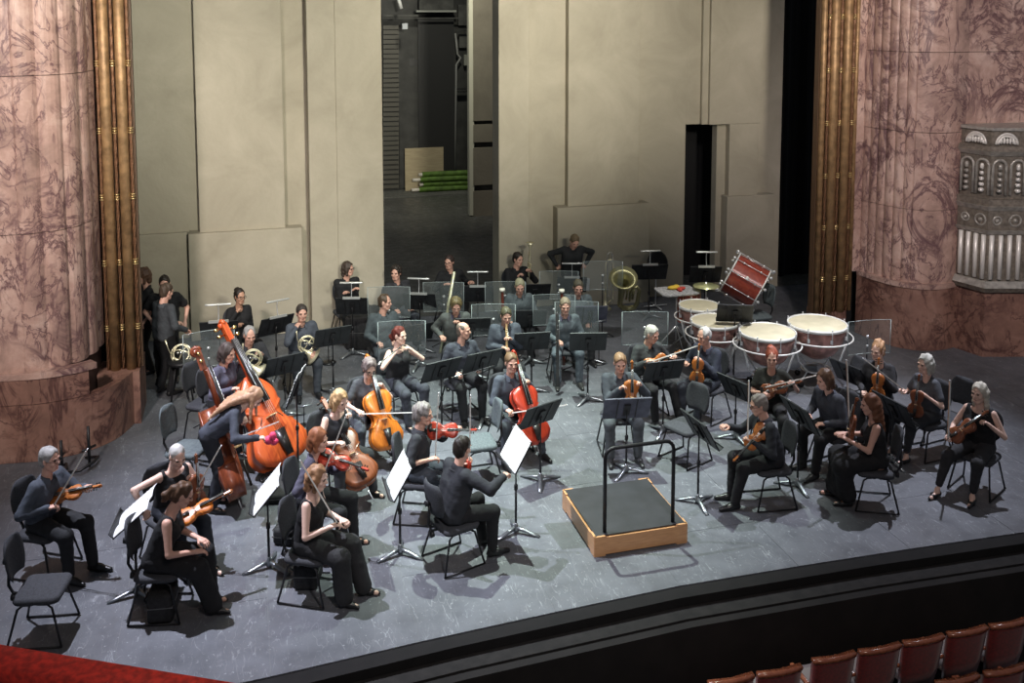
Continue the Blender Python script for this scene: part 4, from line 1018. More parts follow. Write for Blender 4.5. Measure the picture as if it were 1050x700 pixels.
# right side
Apt = [(9.52, 13.42), (9.60, 12.95), (9.74, 12.62), (9.98, 12.40), (10.32, 12.34), (10.66, 12.42)]
zt = zat(9.75, 12.6, 291)
wp = sroot('wall_proscenium_right')
full = interp(Apt, 5); cut = 3 * 5
levels = [zt, zat(9.9, 12.4, 217), zat(9.9, 12.4, 137), zat(9.9, 12.4, 54), zat(9.9, 12.4, 54) + 1.15, 7.8]
ins = lambda pl, e: [(x + e * .8, y + e * .8) for x, y in pl]
strip(wp, ins(full, .12), 0, 7.8, JOINT, 1, 'backing_wall', .25)
def wallpart(plan, lv, m, out, par, nfl=0, dep=.035):
    for a, b in zip(lv, lv[1:]): strip(par, flute(plan, nfl, dep, out) if nfl else plan, a, b, m, out)
wallpart(ins(full[:cut - 2], .05), levels, MAR, 1, wp, 6, .028)
wallpart(ins(full[cut - 3:], .05), levels, MAR, 1, wp)
MB().box((wx(877, 13.42) + .13, 13.47, (7.8 + zt) / 2), (.26, .08, 7.8 - zt)).obj('marble_block', MAR, wp)
strip(wp, full, 0, zt, MARB, 1); strip(wp, ins(full, -.02), zt - .05, zt + .03, MAR, 1, 'plinth_moulding', .14)
wp2 = sroot('wall_house_right')
lev2 = [0, zt, levels[2] - .9, levels[3], levels[3] + 1.15, 7.8]
Ept = [(10.60, 12.46), (11.75, 12.38)]; Fpt = [(11.76, 12.38), (13.4, 12.2)]
for P_ in (Ept, Fpt): wallpart(P_, lev2, MAR, 1, wp2)
strip(wp2, [(10.6, 12.56), (13.4, 12.3)], 0, 7.8, JOINT, 1, 'backing_wall', .2)
# left side
wq = sroot('wall_proscenium_left')
Bpt = [(-1.42, 12.86), (-1.60, 12.42), (-1.92, 12.14), (-2.35, 12.03), (-2.75, 12.06), (-3.4, 12.10)]
fullL = interp(Bpt, 5); ztl = zat(-2.19, 12.05, 382); insl = lambda pl, e: [(x - e * .8, y + e * .8) for x, y in pl]
flp = interp([(-1.72, 13.05), (-1.78, 12.60), (-1.98, 12.24), (-2.34, 12.07), (-2.5, 12.05)], 5)
strip(wq, insl(flp + [(-2.75, 12.06), (-3.4, 12.10)], .15), 0, 7.8, JOINT, -1, 'backing_wall', .2)
lvl = [ztl, zat(-2.2, 12.05, 240), zat(-2.2, 12.05, 78), zat(-2.2, 12.05, 78) + 1.4, 7.8]
wallpart(insl(flp, .05), lvl, MAR, -1, wq, 5)
wallpart([(-2.52, 12.11), (-2.75, 12.10), (-3.4, 12.13)], lvl, MAR, -1, wq)
strip(wq, fullL, 0, ztl - .35, MARB, -1); strip(wq, insl(fullL[9:], .0), ztl - .35, ztl, MARB, -1); strip(wq, insl(fullL[8:], -.02), ztl - .05, ztl + .03, MAR, -1, 'plinth_moulding', .14)
MB().box((-1.60, 13.2, (ztl - .36) / 2), (.50, .74, ztl - .36)).obj('marble_block', MARB, wq)
# gilded reeds beside the opening
GOLD = mat('gilding', (.44, .27, .13), .5, .4, noise=.6, nscale=10, bump=.15, bscale=40); GOLDD = mat('dull_gilding', (.26, .13, .065), .55, .35, noise=.6, nscale=40)
GOLDL = mat('gilded_ring', (.80, .62, .30), .3, .8)
def reeds(par, p0, p1, Y, z0, fr):
    x0, x1 = wx(p0, Y), wx(p1, Y); W = x1 - x0
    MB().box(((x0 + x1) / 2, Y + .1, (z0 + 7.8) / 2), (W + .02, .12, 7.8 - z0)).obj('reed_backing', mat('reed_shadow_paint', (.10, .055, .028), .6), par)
    for (c, r_, t) in fr:
        x = x0 + c * W
        if t == 'g': MB().tube([(x, Y, z0), (x, Y, 7.8)], r_ * W, 14).obj('gilded_reed', GOLD, par)
        else:
            a = MB(); n = 160; a.tube([(x, Y, z0), (x, Y, 7.8)], r_ * W * .85, 10)
            for s in (0, 2.09, 4.19): a.tube([(x + r_ * W * .6 * math.cos(i * .55 + s), Y + r_ * W * .6 * math.sin(i * .55 + s), z0 + (7.8 - z0) * i / n) for i in range(n + 1)], r_ * W * .45, 5)
            a.obj('twisted_reed', GOLDD, par)
            z = z0 + .55
            while z < 7.6:
                rr = MB()
                for q in (-.03, 0, .03): rr.tube([(x + r_ * W * 1.0 * math.cos(b), Y - .005 + r_ * W * 1.0 * math.sin(b), z + q) for b in [2 * math.pi * i / 12 for i in range(12)]], .009, 5, True)
                rr.obj('reed_ring', GOLDL, par); z += .84
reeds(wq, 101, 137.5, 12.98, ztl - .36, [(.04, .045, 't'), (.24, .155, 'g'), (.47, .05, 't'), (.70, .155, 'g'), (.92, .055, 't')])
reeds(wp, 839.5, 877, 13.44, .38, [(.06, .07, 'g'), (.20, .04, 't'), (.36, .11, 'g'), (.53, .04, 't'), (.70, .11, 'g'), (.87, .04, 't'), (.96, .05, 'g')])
MB().box(((wx(839.5, 13.44) + wx(877, 13.44)) / 2, 13.6, .19), (.47, .4, .38)).obj('marble_block', MARB, wp)
drape('wall_wing_right', wx(838, 13.6) + .05, 13.2, 13.75, 0, WT, .01)
drape('wall_wing_behind_left', -6, wx(137, 13.1), 13.35, 0, WT, .01)

# silver balcony box on the right
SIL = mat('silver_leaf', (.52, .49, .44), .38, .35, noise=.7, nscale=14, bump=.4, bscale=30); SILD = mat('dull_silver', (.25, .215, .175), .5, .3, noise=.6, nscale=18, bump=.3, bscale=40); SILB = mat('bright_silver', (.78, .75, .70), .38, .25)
zb = zt + .02
q0, q1, q2 = at(980, 289, zb), at(1010, 297, zb), at(1058, 297, zb); q2 = q1 + (q2 - q1) * 1.9
box_root = empty('balcony_box', Vector((q1.x, q1.y, 0)), 'ornate silver balcony box with fluted band on the right marble wall', 'balcony'); bi = box_root.matrix_world.inverted()
C0 = Vector((11.6, 12.6))
def poly(off):
    """footprint grown outward by off"""
    P_ = [Vector((q.x, q.y)) for q in (q0, q1, q2)]; e = []
    n1 = (P_[1] - P_[0]).normalized(); n1 = Vector((n1.y, -n1.x)); n2 = (P_[2] - P_[1]).normalized(); n2 = Vector((n2.y, -n2.x))
    bis = (n1 + n2).normalized(); k_ = 1 / bis.dot(n1)
    return [P_[0] + n1 * off, P_[1] + bis * off * k_, P_[2] + n2 * off]
def tier(name, z0, z1, o0, m, o1=None):
    a = poly(o0); b = poly(o0 if o1 is None else o1); mb = MB(); back = [Vector((q2.x + .1, 12.7)), Vector((q0.x + .02, 12.7))]
    r0 = [Vector((p.x, p.y, z0)) for p in a + back]; r1 = [Vector((p.x, p.y, z1)) for p in b + back]; mb.rings([r0, r1]); mb.smooth = [False] * len(mb.f)
    o = mb.obj(name, m, box_root); o.matrix_parent_inverse = bi; return o
def bz(y): return zat(q1.x, q1.y, y)
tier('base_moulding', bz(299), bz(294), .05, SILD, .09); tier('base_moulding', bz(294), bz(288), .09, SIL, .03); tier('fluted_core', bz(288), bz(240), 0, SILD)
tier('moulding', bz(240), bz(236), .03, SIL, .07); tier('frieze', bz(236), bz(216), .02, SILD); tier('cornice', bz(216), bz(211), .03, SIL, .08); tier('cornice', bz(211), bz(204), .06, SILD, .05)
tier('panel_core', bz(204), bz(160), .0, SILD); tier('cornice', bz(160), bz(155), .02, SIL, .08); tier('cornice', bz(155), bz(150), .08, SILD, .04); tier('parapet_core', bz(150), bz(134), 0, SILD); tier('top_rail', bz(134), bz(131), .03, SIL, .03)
tier('marble_block', 0, bz(299), .0, MARB)
def along(off, step, ends=.5):
    P_ = poly(off); res = []
    for a, b in ((P_[0], P_[1]), (P_[1], P_[2])):
        L = (b - a).length; n = max(1, round(L / step)); t = (b - a).normalized()
        for i in range(n): res.append((a + (b - a) * ((i + .5) / n), t, Vector((t.y, -t.x))))
    return res
for p, t, n in along(.015, .135):
    a = MB().tube([(p.x, p.y, bz(286)), (p.x, p.y, bz(241))], .034, 8); o = a.obj('flute_rib', SILB, box_root); o.matrix_parent_inverse = bi
for i, (p, t, n) in enumerate(along(.02, .30)):
    a = MB(); r_ = .085 if i % 2 else .06; zz = bz(226)
    a.tube([(p.x + t.x * r_ * math.cos(b), p.y + t.y * r_ * math.cos(b), zz + r_ * math.sin(b)) for b in [2 * math.pi * k_ / 14 for k_ in range(14)]], .016, 5, True); a.ball((p.x, p.y, zz), .035, n=8, m=5)
    o = a.obj('rosette', SIL, box_root); o.matrix_parent_inverse = bi
    a = MB(); z0, z1 = bz(200), bz(164); r_ = .10
    path = [(p.x + t.x * -r_, p.y + t.y * -r_, z0)] + [(p.x + t.x * r_ * -math.cos(b), p.y + t.y * r_ * -math.cos(b), z1 - r_ + r_ * math.sin(b)) for b in [math.pi * k_ / 8 for k_ in range(9)]] + [(p.x + t.x * r_, p.y + t.y * r_, z0)]
    a.tube(path, .022, 6); o = a.obj('arched_panel', SIL, box_root); o.matrix_parent_inverse = bi
    a = MB()
    for k_ in range(5): a.ball((p.x + n.x * .02, p.y + n.y * .02, z0 + .07 + k_ * .085), (.045 - .004 * k_, .045 - .004 * k_, .035), n=8, m=5)
    a.ball((p.x + n.x * .02, p.y + n.y * .02, z1 - .10), (.03, .03, .05), n=8, m=5); o = a.obj('leaf_ornament', SILB if i % 2 else SIL, box_root); o.matrix_parent_inverse = bi
for i, (p, t, n) in enumerate(along(.03, .42)):
    a = MB(); z0 = bz(148); r_ = .16
    for s in (1, .78): a.tube([(p.x + t.x * r_ * s * -math.cos(b), p.y + t.y * r_ * s * -math.cos(b), z0 + 1.0 * r_ * s * math.sin(b)) for b in [math.pi * k_ / 12 for k_ in range(13)]], .018, 6)
    for k_ in range(-2, 3): a.ball((p.x + t.x * .045 * k_ + n.x * .01, p.y + t.y * .045 * k_ + n.y * .01, z0 + .055), (.022, .022, .055), n=6, m=5)
    o = a.obj('shell_cartouche', SILB, box_root); o.matrix_parent_inverse = bi
s0 = q1 + (q2 - q1).normalized() * (.47); zz0, zz1 = bz(178), bz(126)
tag(MB().box((s0.x + .2, s0.y - .12, (zz0 + zz1) / 2), (.36, .14, zz1 - zz0)).obj('monitor', mat('monitor_grey', (.05, .06, .07), .4)), 'dark grey flat monitor on the balcony box at the right frame edge', 'monitor')

# stage apron and black pit wall
ap = MB(); ap2 = MB(); ap3 = MB()
def offs(d): return [(x, y - d) for x, y in EDGE]
def band(mb, d0, d1, z0, z1): mb.prism(offs(d1) + list(reversed(offs(d0))), z0, z1)
band(ap, .0, .16, -.25, -.012); wf = struct('trim_stage_edge', ap, mat('apron_black', (.005, .004, .004), .95, noise=.4, nscale=6))
band(ap2, .16, .33, -.45, -.10); struct('trim_apron_ledge', ap2, mat('apron_ledge_grey', (.016, .014, .013), .95, noise=.5, nscale=9))
band(ap3, .33, .42, -2.0, -.12); struct('wall_pit_front', ap3, mat('pit_front_cloth', (.012, .010, .009), .95, noise=.6, nscale=4))
struct('floor_house', MB().box((4, 4.2, -1.12), (22, 6.6, .1)), mat('house_carpet', (.03, .01, .01), .95, noise=.7, nscale=40))

# red theatre seats, seen from behind
RED = mat('red_velvet', (.24, .013, .012), .7, noise=.6, nscale=30, sheen=.3); CAPW = wood('seat_cap_wood', (.36, .12, .055), (.22, .06, .03), 5, .22, .6)
def tseat():
    o = []; r1 = []
    def row(w, y, z): return [Vector((-w, y, z)), Vector((-w * .6, y - .025, z)), Vector((0, y - .035, z)), Vector((w * .6, y - .025, z)), Vector((w, y, z)), Vector((w, y + .06, z)), Vector((0, y + .03, z)), Vector((-w, y + .06, z))]
    o.append(('backrest', MB().rings([row(.20, .02, .28), row(.235, -.02, .50), row(.25, -.07, .84), row(.245, -.08, .87)]).mesh('backrest', RED), None, None))
    o.append(('back_cap', MB().rings([row(.255, -.080, .865), row(.262, -.088, .895), row(.255, -.083, .915)]).mesh('back_cap', CAPW), None, None))
    o.append(('seat_cushion', MB().rbox((0, .26, .40), (.44, .46, .10), .03).mesh('seat_cushion', mat('seat_grey', (.20, .17, .16), .8)), None, None))
    for x in (-1, 1):
        o.append(('armrest', MB().rbox((x * .275, .16, .60), (.05, .34, .04), .012).mesh('armrest', CAPW), None, None))
    o.append(('pedestal', MB().box((0, .15, .18), (.1, .3, .36)).mesh('pedestal', BLACK), None, None))
    return o
zseat = -1.07; ztop = zseat + .90
ordn = ['far right', 'second', 'third', 'fourth', 'fifth', 'sixth', 'seventh']
tops = [(752, 697), (802, 688), (858, 674), (905, 665), (950, 656), (995, 647), (1038, 639), (1084, 630)]
nearl = ['red theatre seat back leftmost in the front row, only its cap in frame', 'red theatre seat back second from the left along the front row', 'red theatre seat back third from the left, at the bottom of the black pit wall', 'red theatre seat back fourth from the left of the front row', 'red theatre seat back fifth from the left of the front row', 'red theatre seat back sixth from the left of the front row', 'red theatre seat back at the right frame edge, front row', 'red theatre seat just past the right frame edge in the front row']
for i, (x, y) in enumerate(tops[:7]):
    p = at(x, y, ztop); kit('tseat', tseat, 'theatre_seat', place((p.x, p.y + .08, zseat + .175), 90 + 15) @ Matrix.Scale(.79, 4), nearl[i], 'theatre seat', 'red seats of the front row')
for i, (x, y, l) in enumerate(((985, 697, 'nearer red theatre seat back, cap only, below the front row left of the corner'), (1034, 687, 'nearer red theatre seat back in the bottom right corner of the frame'))):
    p = at(x, y, ztop); kit('tseat', tseat, 'theatre_seat', place((p.x, p.y + .08, zseat + .175), 90 + 15) @ Matrix.Scale(.79, 4), l, 'theatre seat', 'red seats of the second row')
# red balcony rail in the near left corner
z_ = 4.0; a0, a1 = at(0, 653, z_), at(290, 700, z_); d = (a1 - a0).normalized(); a0 -= d * .5; a1 += d * .25; nn = Vector((d.y, -d.x, 0)); nn = -nn if nn.y > 0 else nn
rl = empty('balcony_rail', Vector((a0.x, a0.y, 3.0)), 'red velvet balcony rail in the bottom left corner', 'rail'); ri = rl.matrix_world.inverted()
def rail(o0, o1, z0, z1, b=.0):
    return MB().rings([[a0 + nn * o0 + Vector((0, 0, z0 - z_)), a0 + nn * o0 + Vector((0, 0, z1 - z_ - .02)), a0 + nn * (o0 + .02) + Vector((0, 0, z1 - z_)), a0 + nn * o1 + Vector((0, 0, z1 - z_)), a0 + nn * o1 + Vector((0, 0, z0 - z_))],
                      [a1 + nn * o0 + Vector((0, 0, z0 - z_)), a1 + nn * o0 + Vector((0, 0, z1 - z_ - .02)), a1 + nn * (o0 + .02) + Vector((0, 0, z1 - z_)), a1 + nn * o1 + Vector((0, 0, z1 - z_)), a1 + nn * o1 + Vector((0, 0, z0 - z_))]])
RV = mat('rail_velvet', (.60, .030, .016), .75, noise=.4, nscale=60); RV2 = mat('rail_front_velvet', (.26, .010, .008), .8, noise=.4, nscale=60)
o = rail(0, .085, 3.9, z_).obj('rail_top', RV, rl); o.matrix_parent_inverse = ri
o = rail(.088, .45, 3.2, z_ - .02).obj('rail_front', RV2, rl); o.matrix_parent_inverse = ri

# conductor's podium
pm = wood('podium_beech', (.62, .33, .15), (.50, .25, .11), 4, .35, .3, (1.5, 1.5, 9)); c = Vector((3.65, 8.91, 0))
pr = empty('podium', c, 'low square conductor podium with wooden sides and black top', 'podium')
for k_ in range(4):
    Mk = Matrix.Rotation(R(90 * k_), 4, 'Z'); a = MB().box((0, -.478, .10), (.975, .024, .17), Mk).box((-.43, -.478, .10), (.11, .026, .20), Mk).box((.43, -.478, .10), (.11, .026, .20), Mk)
    a.obj('side_board', pm, pr)
MB().box((0, 0, .195), (.94, .94, .012)).obj('black_top', mat('podium_mat', (.026, .026, .031), .55, noise=.7, nscale=5), pr)
MB().box((0, 0, .12), (.92, .92, .12)).obj('core', BLACK, pr)
h_ = MB(); y0 = -.42; rr = .09; H0 = .84
pts = [(-.36, y0, .20)] + [(-.36, y0, .20 + H0 - rr)] + [(-.36 + rr - rr * math.cos(R(t)), y0, .20 + H0 - rr + rr * math.sin(R(t))) for t in (22, 45, 68, 90)] + [(.36 - rr + rr * math.sin(R(t)), y0, .20 + H0 - rr + rr * math.cos(R(t))) for t in (0, 22, 45, 68, 90)] + [(.36, y0, .20)]
h_.tube(pts, .019, 10).obj('guard_rail', BLACK, pr)
# ------------------------------------------------------------------ the players
def head_off(phi, lean=6, side=0, twist=0, head=(0, -8, 0), hz=.56, scale=.89, **k):
    T = Matrix.Rotation(R(-twist), 3, 'Z') @ Matrix.Rotation(R(side), 3, 'Y') @ Matrix.Rotation(R(-lean), 3, 'X')
    He = Matrix.Rotation(R(-head[0]), 3, 'Z') @ Matrix.Rotation(R(head[1]), 3, 'X') @ Matrix.Rotation(R(head[2]), 3, 'Y')
    hc = (Vector((0, 0, hz)) + T @ Vector((0, -.01, .545)) + He @ Vector((0, .035, .145))) * scale
    return (Matrix.Rotation(heading(phi) - math.pi / 2, 3, 'Z') @ hc)
def seated(px, py, phi, label, chairlab=None, fab=None, hgt=None, z=0, chair_h=.46, **k):
    """head centre read off the photograph at the height the pose gives it"""
    if hgt: k['hz'] = hgt
    o = head_off(phi, **k); q = at(px, py, o.z + z); root = (q.x - o.x, q.y - o.y, z)
    p = person(root, phi, label, **k)
    if chairlab:
        bk = Matrix.Rotation(heading(phi) - math.pi / 2, 3, 'Z') @ Vector((0, .02, 0))
        chair((root[0] + bk.x, root[1] + bk.y, z), phi, chairlab, fab, h=chair_h)
    p['pos'] = root; p['phi'] = phi
    return p
GREY = (.42, .41, .40); WHITE = (.75, .73, .70); BROWN = (.12, .06, .03); DKB = (.025, .017, .012); BLONDE = (.46, .27, .13); AUBURN = (.34, .12, .05); LBL = (.60, .38, .19)
SLATE = (.072, .085, .11); BLK = (.010, .010, .012); CHAR = (.035, .037, .043); JEAN = (.055, .065, .08); TRO = (.015, .016, .019); GREYSH = (.10, .125, .14)

# front left desks
p = seated(51.5, 469.5, -14, 'grey haired man in slate blue shirt holding violin low, seated far left', 'black chair under the grey haired violinist at far left', lean=10, head=(0, -4, 0), rh=(.13, .27, .80), lh=(-.10, .50, .93), topc=SLATE, botc=TRO, hair='short', hairc=GREY, glasses=True, rf=(.15, .42), lf=(-.10, .52))
p_fiddle(p, 'violin', (.02, .12, .80), (-.22, .9, .22), (.55, -.2, .8), 0, 'amber violin held low across the lap of the far left man')
p_bow(p, (.13, .28, .83), (-.05, .50, .80), 'bow raised by the grey haired man seated far left')
p = seated(182, 467, -42, 'cropped white haired violinist in black sleeveless top, behind the ponytail woman', 'black chair under the cropped white haired violinist', fem=True, lean=14, head=(5, -24, 0), rh=(.34, .16, .64), lh=(-.10, .30, .98), relbow=(1, -.2, .1), top='sleeveless', topc=BLK, botc=(.02, .024, .035), hair='crop', hairc=WHITE, skin=1, rf=(.10, .45), lf=(-.14, .58))
p_fiddle(p, 'violin', (-.09, .40, .66), (-.05, -.10, 1), (.1, 1, .1), 2, 'brown violin upright on the thigh of the cropped white haired violinist')
p_bow(p, (-.04, .34, .72), (-.30, .36, .82), 'bow slanting up in front of the cropped white haired violinist')
p = seated(188, 506, 4, 'woman with dark ponytail in long black dress, hands on her knee, front left', 'black chair under the ponytail woman in long black dress', fem=True, lean=20, head=(-8, -26, 0), rh=(.10, .47, .66), lh=(-.02, .46, .69), top='dress', topc=BLK, bottom='wide', botc=BLK, hair='ponytail', hairc=BROWN, skin=0, rf=(.08, .55), lf=(-.08, .48), curl=(.4, .4))
p_fiddle(p, 'violin', (-.20, .16, .80), (-.45, .8, .25), (.3, .1, .9), 3, 'golden violin lying under the arm of the ponytail woman')
p = seated(327, 450, -12, 'auburn haired woman in mauve grey top holding violin at her chest', 'black chair under the auburn haired violinist', fem=True, lean=8, head=(0, -10, 0), rh=(.16, .24, .92), lh=(-.10, .42, .92), top='blouse', topc=(.10, .095, .14), botc=TRO, hair='shag', hairc=AUBURN, skin=0)
p_fiddle(p, 'violin', (-.05, .10, 1.02), (-.10, .9, -.25), (.5, 0, .8), 1, 'red brown violin at the chest of the auburn haired woman')
p_bow(p, (.16, .25, .95), (.02, .36, .90), 'bow held steeply up by the auburn haired woman')
p = seated(326, 489, -12, 'woman with light brown bob in black camisole and wide trousers, arms bent, front left', 'black chair under the light brown bobbed woman in camisole', fem=True, lean=8, head=(0, -10, 0), rh=(.09, .36, .82), lh=(-.10, .38, .74), top='camisole', topc=BLK, bottom='wide', botc=(.022, .022, .024), hair='bob', hairc=(.42, .22, .11), skin=1, rf=(.14, .44), lf=(-.08, .56))
p_bow(p, (.09, .36, .84), (.06, -.42, .74), 'bow crossing the face of the bobbed woman in camisole')
p = seated(349, 410, -38, 'blonde cellist with bare arms bent over a dark brown cello', 'black chair under the blonde cellist', fem=True, lean=12, head=(0, -20, 0), rh=(.22, .44, .84), lh=(-.16, .14, .98), top='sleeveless', topc=CHAR, botc=CHAR, hair='bob', hairc=LBL, skin=1, rf=(.26, .46), lf=(-.26, .46))
p_fiddle(p, 'cello', (.02, .64, .30), (-.14, -.82, .64), (.35, .55, .65), 2, 'dark brown cello leaning back against the blonde cellist')
p = seated(434.6, 423.6, -6, 'tousled grey haired man in dark open necked shirt holding violin and bow, centre left', 'chair under the tousled grey haired violinist', lean=6, head=(0, -6, 0), rh=(.18, .27, .80), lh=(-.12, .47, 1.04), top='rolled', topc=(.03, .032, .038), botc=SLATE, hair='curly', hairc=(.30, .27, .25), skin=0)
p_fiddle(p, 'violin', (.00, .14, 1.03), (-.10, .95, .02), (.75, .1, .5), 1, 'red violin held level by the tousled grey haired man')
p_bow(p, (.16, .26, .84), (.0, .06, 1), 'bow held upright by the tousled grey haired man')
p = seated(474.5, 458, 34, 'dark haired man in black suit jacket seen from behind, reaching to turn a page', 'black chair with tall back under the man in black suit', lean=12, head=(-18, -10, 0), rh=(.26, .54, .94), lh=(-.16, .30, 1.0), top='jacket', topc=(.022, .024, .030), botc=BLK, hair='short', hairc=DKB, rf=(.16, .42), lf=(-.10, .46), relbow=(.8, -.2, -.3))
p_fiddle(p, 'violin', (-.16, .30, .66), (0, .02, 1), (0, -1, .1), 1, 'violin upright in front of the man in black suit')
p_bow(p, (-.14, .32, 1.00), (-.0, .02, 1), 'bow held vertical by the man in black suit')
p = seated(379, 377, -62, 'grey haired woman in dark grey top playing a bright orange cello', 'chair under the orange cello player', fem=True, lean=8, head=(0, -22, 0), rh=(.22, .42, .76), lh=(-.12, .24, 1.02), top='short', topc=(.07, .075, .085), botc=JEAN, hair='curly', hairc=(.24, .19, .18), skin=1, rf=(.26, .44), lf=(-.26, .44), glasses=True)
p_fiddle(p, 'cello', (-.10, .60, .27), (.08, -.46, .86), (.0, 1, .45), 3, 'bright orange cello played by the grey haired woman')
p_bow(p, (.22, .46, .76), (-.87, .34, -.02), 'bow laid across the bright orange cello')
p = seated(524.6, 371, -62, 'brown haired man in slate shirt playing a bright red cello, centre', 'chair under the red cello player', lean=8, head=(10, -6, 0), rh=(.20, .44, .72), lh=(-.16, .24, 1.00), topc=SLATE, botc=JEAN, hair='short', hairc=(.20, .12, .06), skin=0, rf=(.28, .44), lf=(-.26, .46))
p_fiddle(p, 'cello', (-.12, .60, .27), (.06, -.46, .86), (.0, 1, .45), 1, 'bright red cello played by the man in the centre')
p_bow(p, (.20, .48, .72), (-.87, .40, .12), 'bow laid across the bright red cello')
# double basses
b0, b1 = at(300, 480, .12), at(226, 331, 1.58)
fiddle('bass', b0, b1, hvec(-42) + Vector((0, 0, .25)), 4, 'orange double bass standing behind, with broad body facing right', .98)
c0, c1 = at(254, 507, .12), at(203, 362, 1.55)
fiddle('bass', c0, c1, hvec(24) + Vector((0, 0, .2)), 5, 'darker red brown double bass held by the bending blonde woman')
r0 = at(219, 520, 0)
p = person((r0.x, r0.y, 0), -4, 'woman with long blonde hair in slate top, standing bent beside a double bass', pose='stand', fem=True, lean=50, head=(0, -42, 0), rh=(.20, .70, .98), lh=(-.20, .34, 1.0), top='top', topc=(.055, .062, .085), botc=(.022, .024, .034), hair='short', hairc=(.62, .36, .22), skin=1, hz=.93, rf=(.12, .04), lf=(-.12, -.06), curl=(.8, .6), relbow=(.6, -.2, -.5), drape=True)
p_bow(p, (.16, .32, .93), (.28, .80, .42), 'bow held out by the bending blonde bassist')
kit('bagtag', lambda: [('cloth_petal', MB().ball((0, 0, 0), (.05, .04, .05), n=8, m=5).ball((.05, .02, -.03), (.05, .04, .04), n=7, m=5).ball((.04, -.03, .05), (.04, .03, .05), n=7, m=5).mesh('cloth_petal', mat('pink_cloth', (.75, .06, .16), .7)), None, None)], 'polishing_cloth', Matrix.Translation(p['R'] + Vector((.05, -.01, -.03))), 'bright pink cloth in the hand of the bending blonde bassist', 'cloth')
p = seated(233.5, 361, -24, 'dark haired woman in mauve shirt on a tall stool behind the orange double bass', fem=True, hgt=.80, lean=8, head=(-4, -14, 0), rh=(.16, .40, 1.10), lh=(-.30, .12, 1.28), top='shirt', topc=(.10, .095, .14), botc=TRO, hair='shag', hairc=(.07, .05, .045), skin=0, rf=(.16, .42, .2), lf=(-.14, .42, .2))
chair(Vector((p['pos'][0], p['pos'][1], 0)), -24, 'tall black stool under the woman behind the orange double bass', h=.70)
# horns
p = seated(256, 343, -60, 'grey haired man playing a french horn, back left', 'chair under the grey haired horn player', lean=6, head=(0, -16, 0), rh=(.17, .26, .93), lh=(-.10, .27, 1.0), topc=CHAR, botc=TRO, hair='receding', hairc=GREY)
kit('horn', horn_kit, 'french_horn', p['M'] @ frame((.02, .33, .95), (-.3, 0, 1), (.15, 1, .1)), 'pale french horn held by the grey haired man', 'french horn')
p = seated(309.5, 320, -66, 'man in slate shirt with chin on hand and a french horn on his lap', 'chair under the man resting chin on hand', lean=8, head=(0, -6, 0), rh=(.07, .17, 1.08), lh=(-.10, .42, .66), topc=SLATE, botc=JEAN, hair='short', hairc=(.05, .04, .035), curl=(1, .5), relbow=(.6, .5, -.8))
kit('horn', horn_kit, 'french_horn', p['M'] @ frame((-.02, .34, .80), (-.2, -.1, 1), (0, 1, .25)), 'pale french horn resting upright on the lap of the man with chin on hand', 'french horn')
p = seated(246, 303, -55, 'woman in black with glasses, hand on chin, in front of the plaster pedestal', 'chair under the woman in black against the set wall', fem=True, lean=2, head=(-10, -4, 0), rh=(.06, .16, 1.06), lh=(.06, .24, .84), top='top', topc=BLK, botc=BLK, hair='bun', hairc=DKB, glasses=True, skin=2, relbow=(.5, .6, -.8))
# people standing in the left wing
hp = dict(pose='stand', hz=.93)
def standing(px, py, phi, label, **k):
    k.setdefault('hz', .93); o = head_off(phi, **k); q = at(px, py, o.z); r_ = (q.x - o.x, q.y - o.y, 0)
    p = person(r_, phi, label, pose='stand', **k); p['pos'] = r_; return p
standing(147, 282, 215, 'brown haired person in black standing in the left wing, nearest the gilded reeds', lean=0, head=(0, -6, 0), rh=(.22, .05, .82), lh=(-.24, .16, .86), top='short', topc=BLK, botc=BLK, hair='bob', fem=True, hairc=(.12, .06, .035))
standing(168.5, 290, -75, 'dark haired person in black standing behind the others in the left wing', lean=3, head=(0, -10, 0), lh=(-.28, .15, .90), rh=(.16, .22, 1.0), top='short', topc=BLK, botc=BLK, hair='short', hairc=DKB)
standing(171, 298, 55, 'man in dark grey shirt standing with his back turned in the left wing', lean=2, head=(0, -14, 0), rh=(.26, .26, .98), lh=(-.05, .35, 1.02), topc=(.055, .062, .07), botc=BLK, hair='short', hairc=(.09, .06, .04))
# back rows, left to centre
def folded(px, py, phi, label, chl, **k): return seated(px, py, phi, label, chl, rh=(-.08, .24, .93), lh=(.09, .27, .90), curl=(.5, .5), **k)
folded(357, 275, -62, 'black dressed man with arms folded, back row left against the pale pilaster', 'chair under the man with folded arms in the back row', lean=0, head=(-48, -2, 0), topc=BLK, botc=BLK, hair='shag', hairc=(.06, .04, .03), glasses=True)
p = seated(395, 309, -68, 'balding man in blue grey jacket looking to the right, behind a clear shield', 'chair under the balding man in blue grey jacket', lean=3, head=(-55, -4, 0), topc=(.075, .095, .105), botc=JEAN, hair='receding', hairc=(.10, .065, .04), rh=(.12, .34, .66), lh=(-.12, .34, .66))
p = seated(406, 279, -58, 'curly dark haired man in black looking left, back row in front of the gap', 'chair under the curly dark haired man', lean=4, head=(48, -4, 0), topc=(.03, .03, .035), botc=JEAN, hair='curly', hairc=DKB)
p = seated(460.5, 268, -70, 'dark haired man in black with glasses, hands apart, back row before the dark gap', 'chair under the man with hands apart in the back row', lean=4, head=(38, -6, 0), topc=BLK, botc=BLK, hair='short', hairc=(.05, .03, .025), glasses=True, rh=(.14, .30, .90), lh=(-.34, .26, .88), curl=(.4, .4))
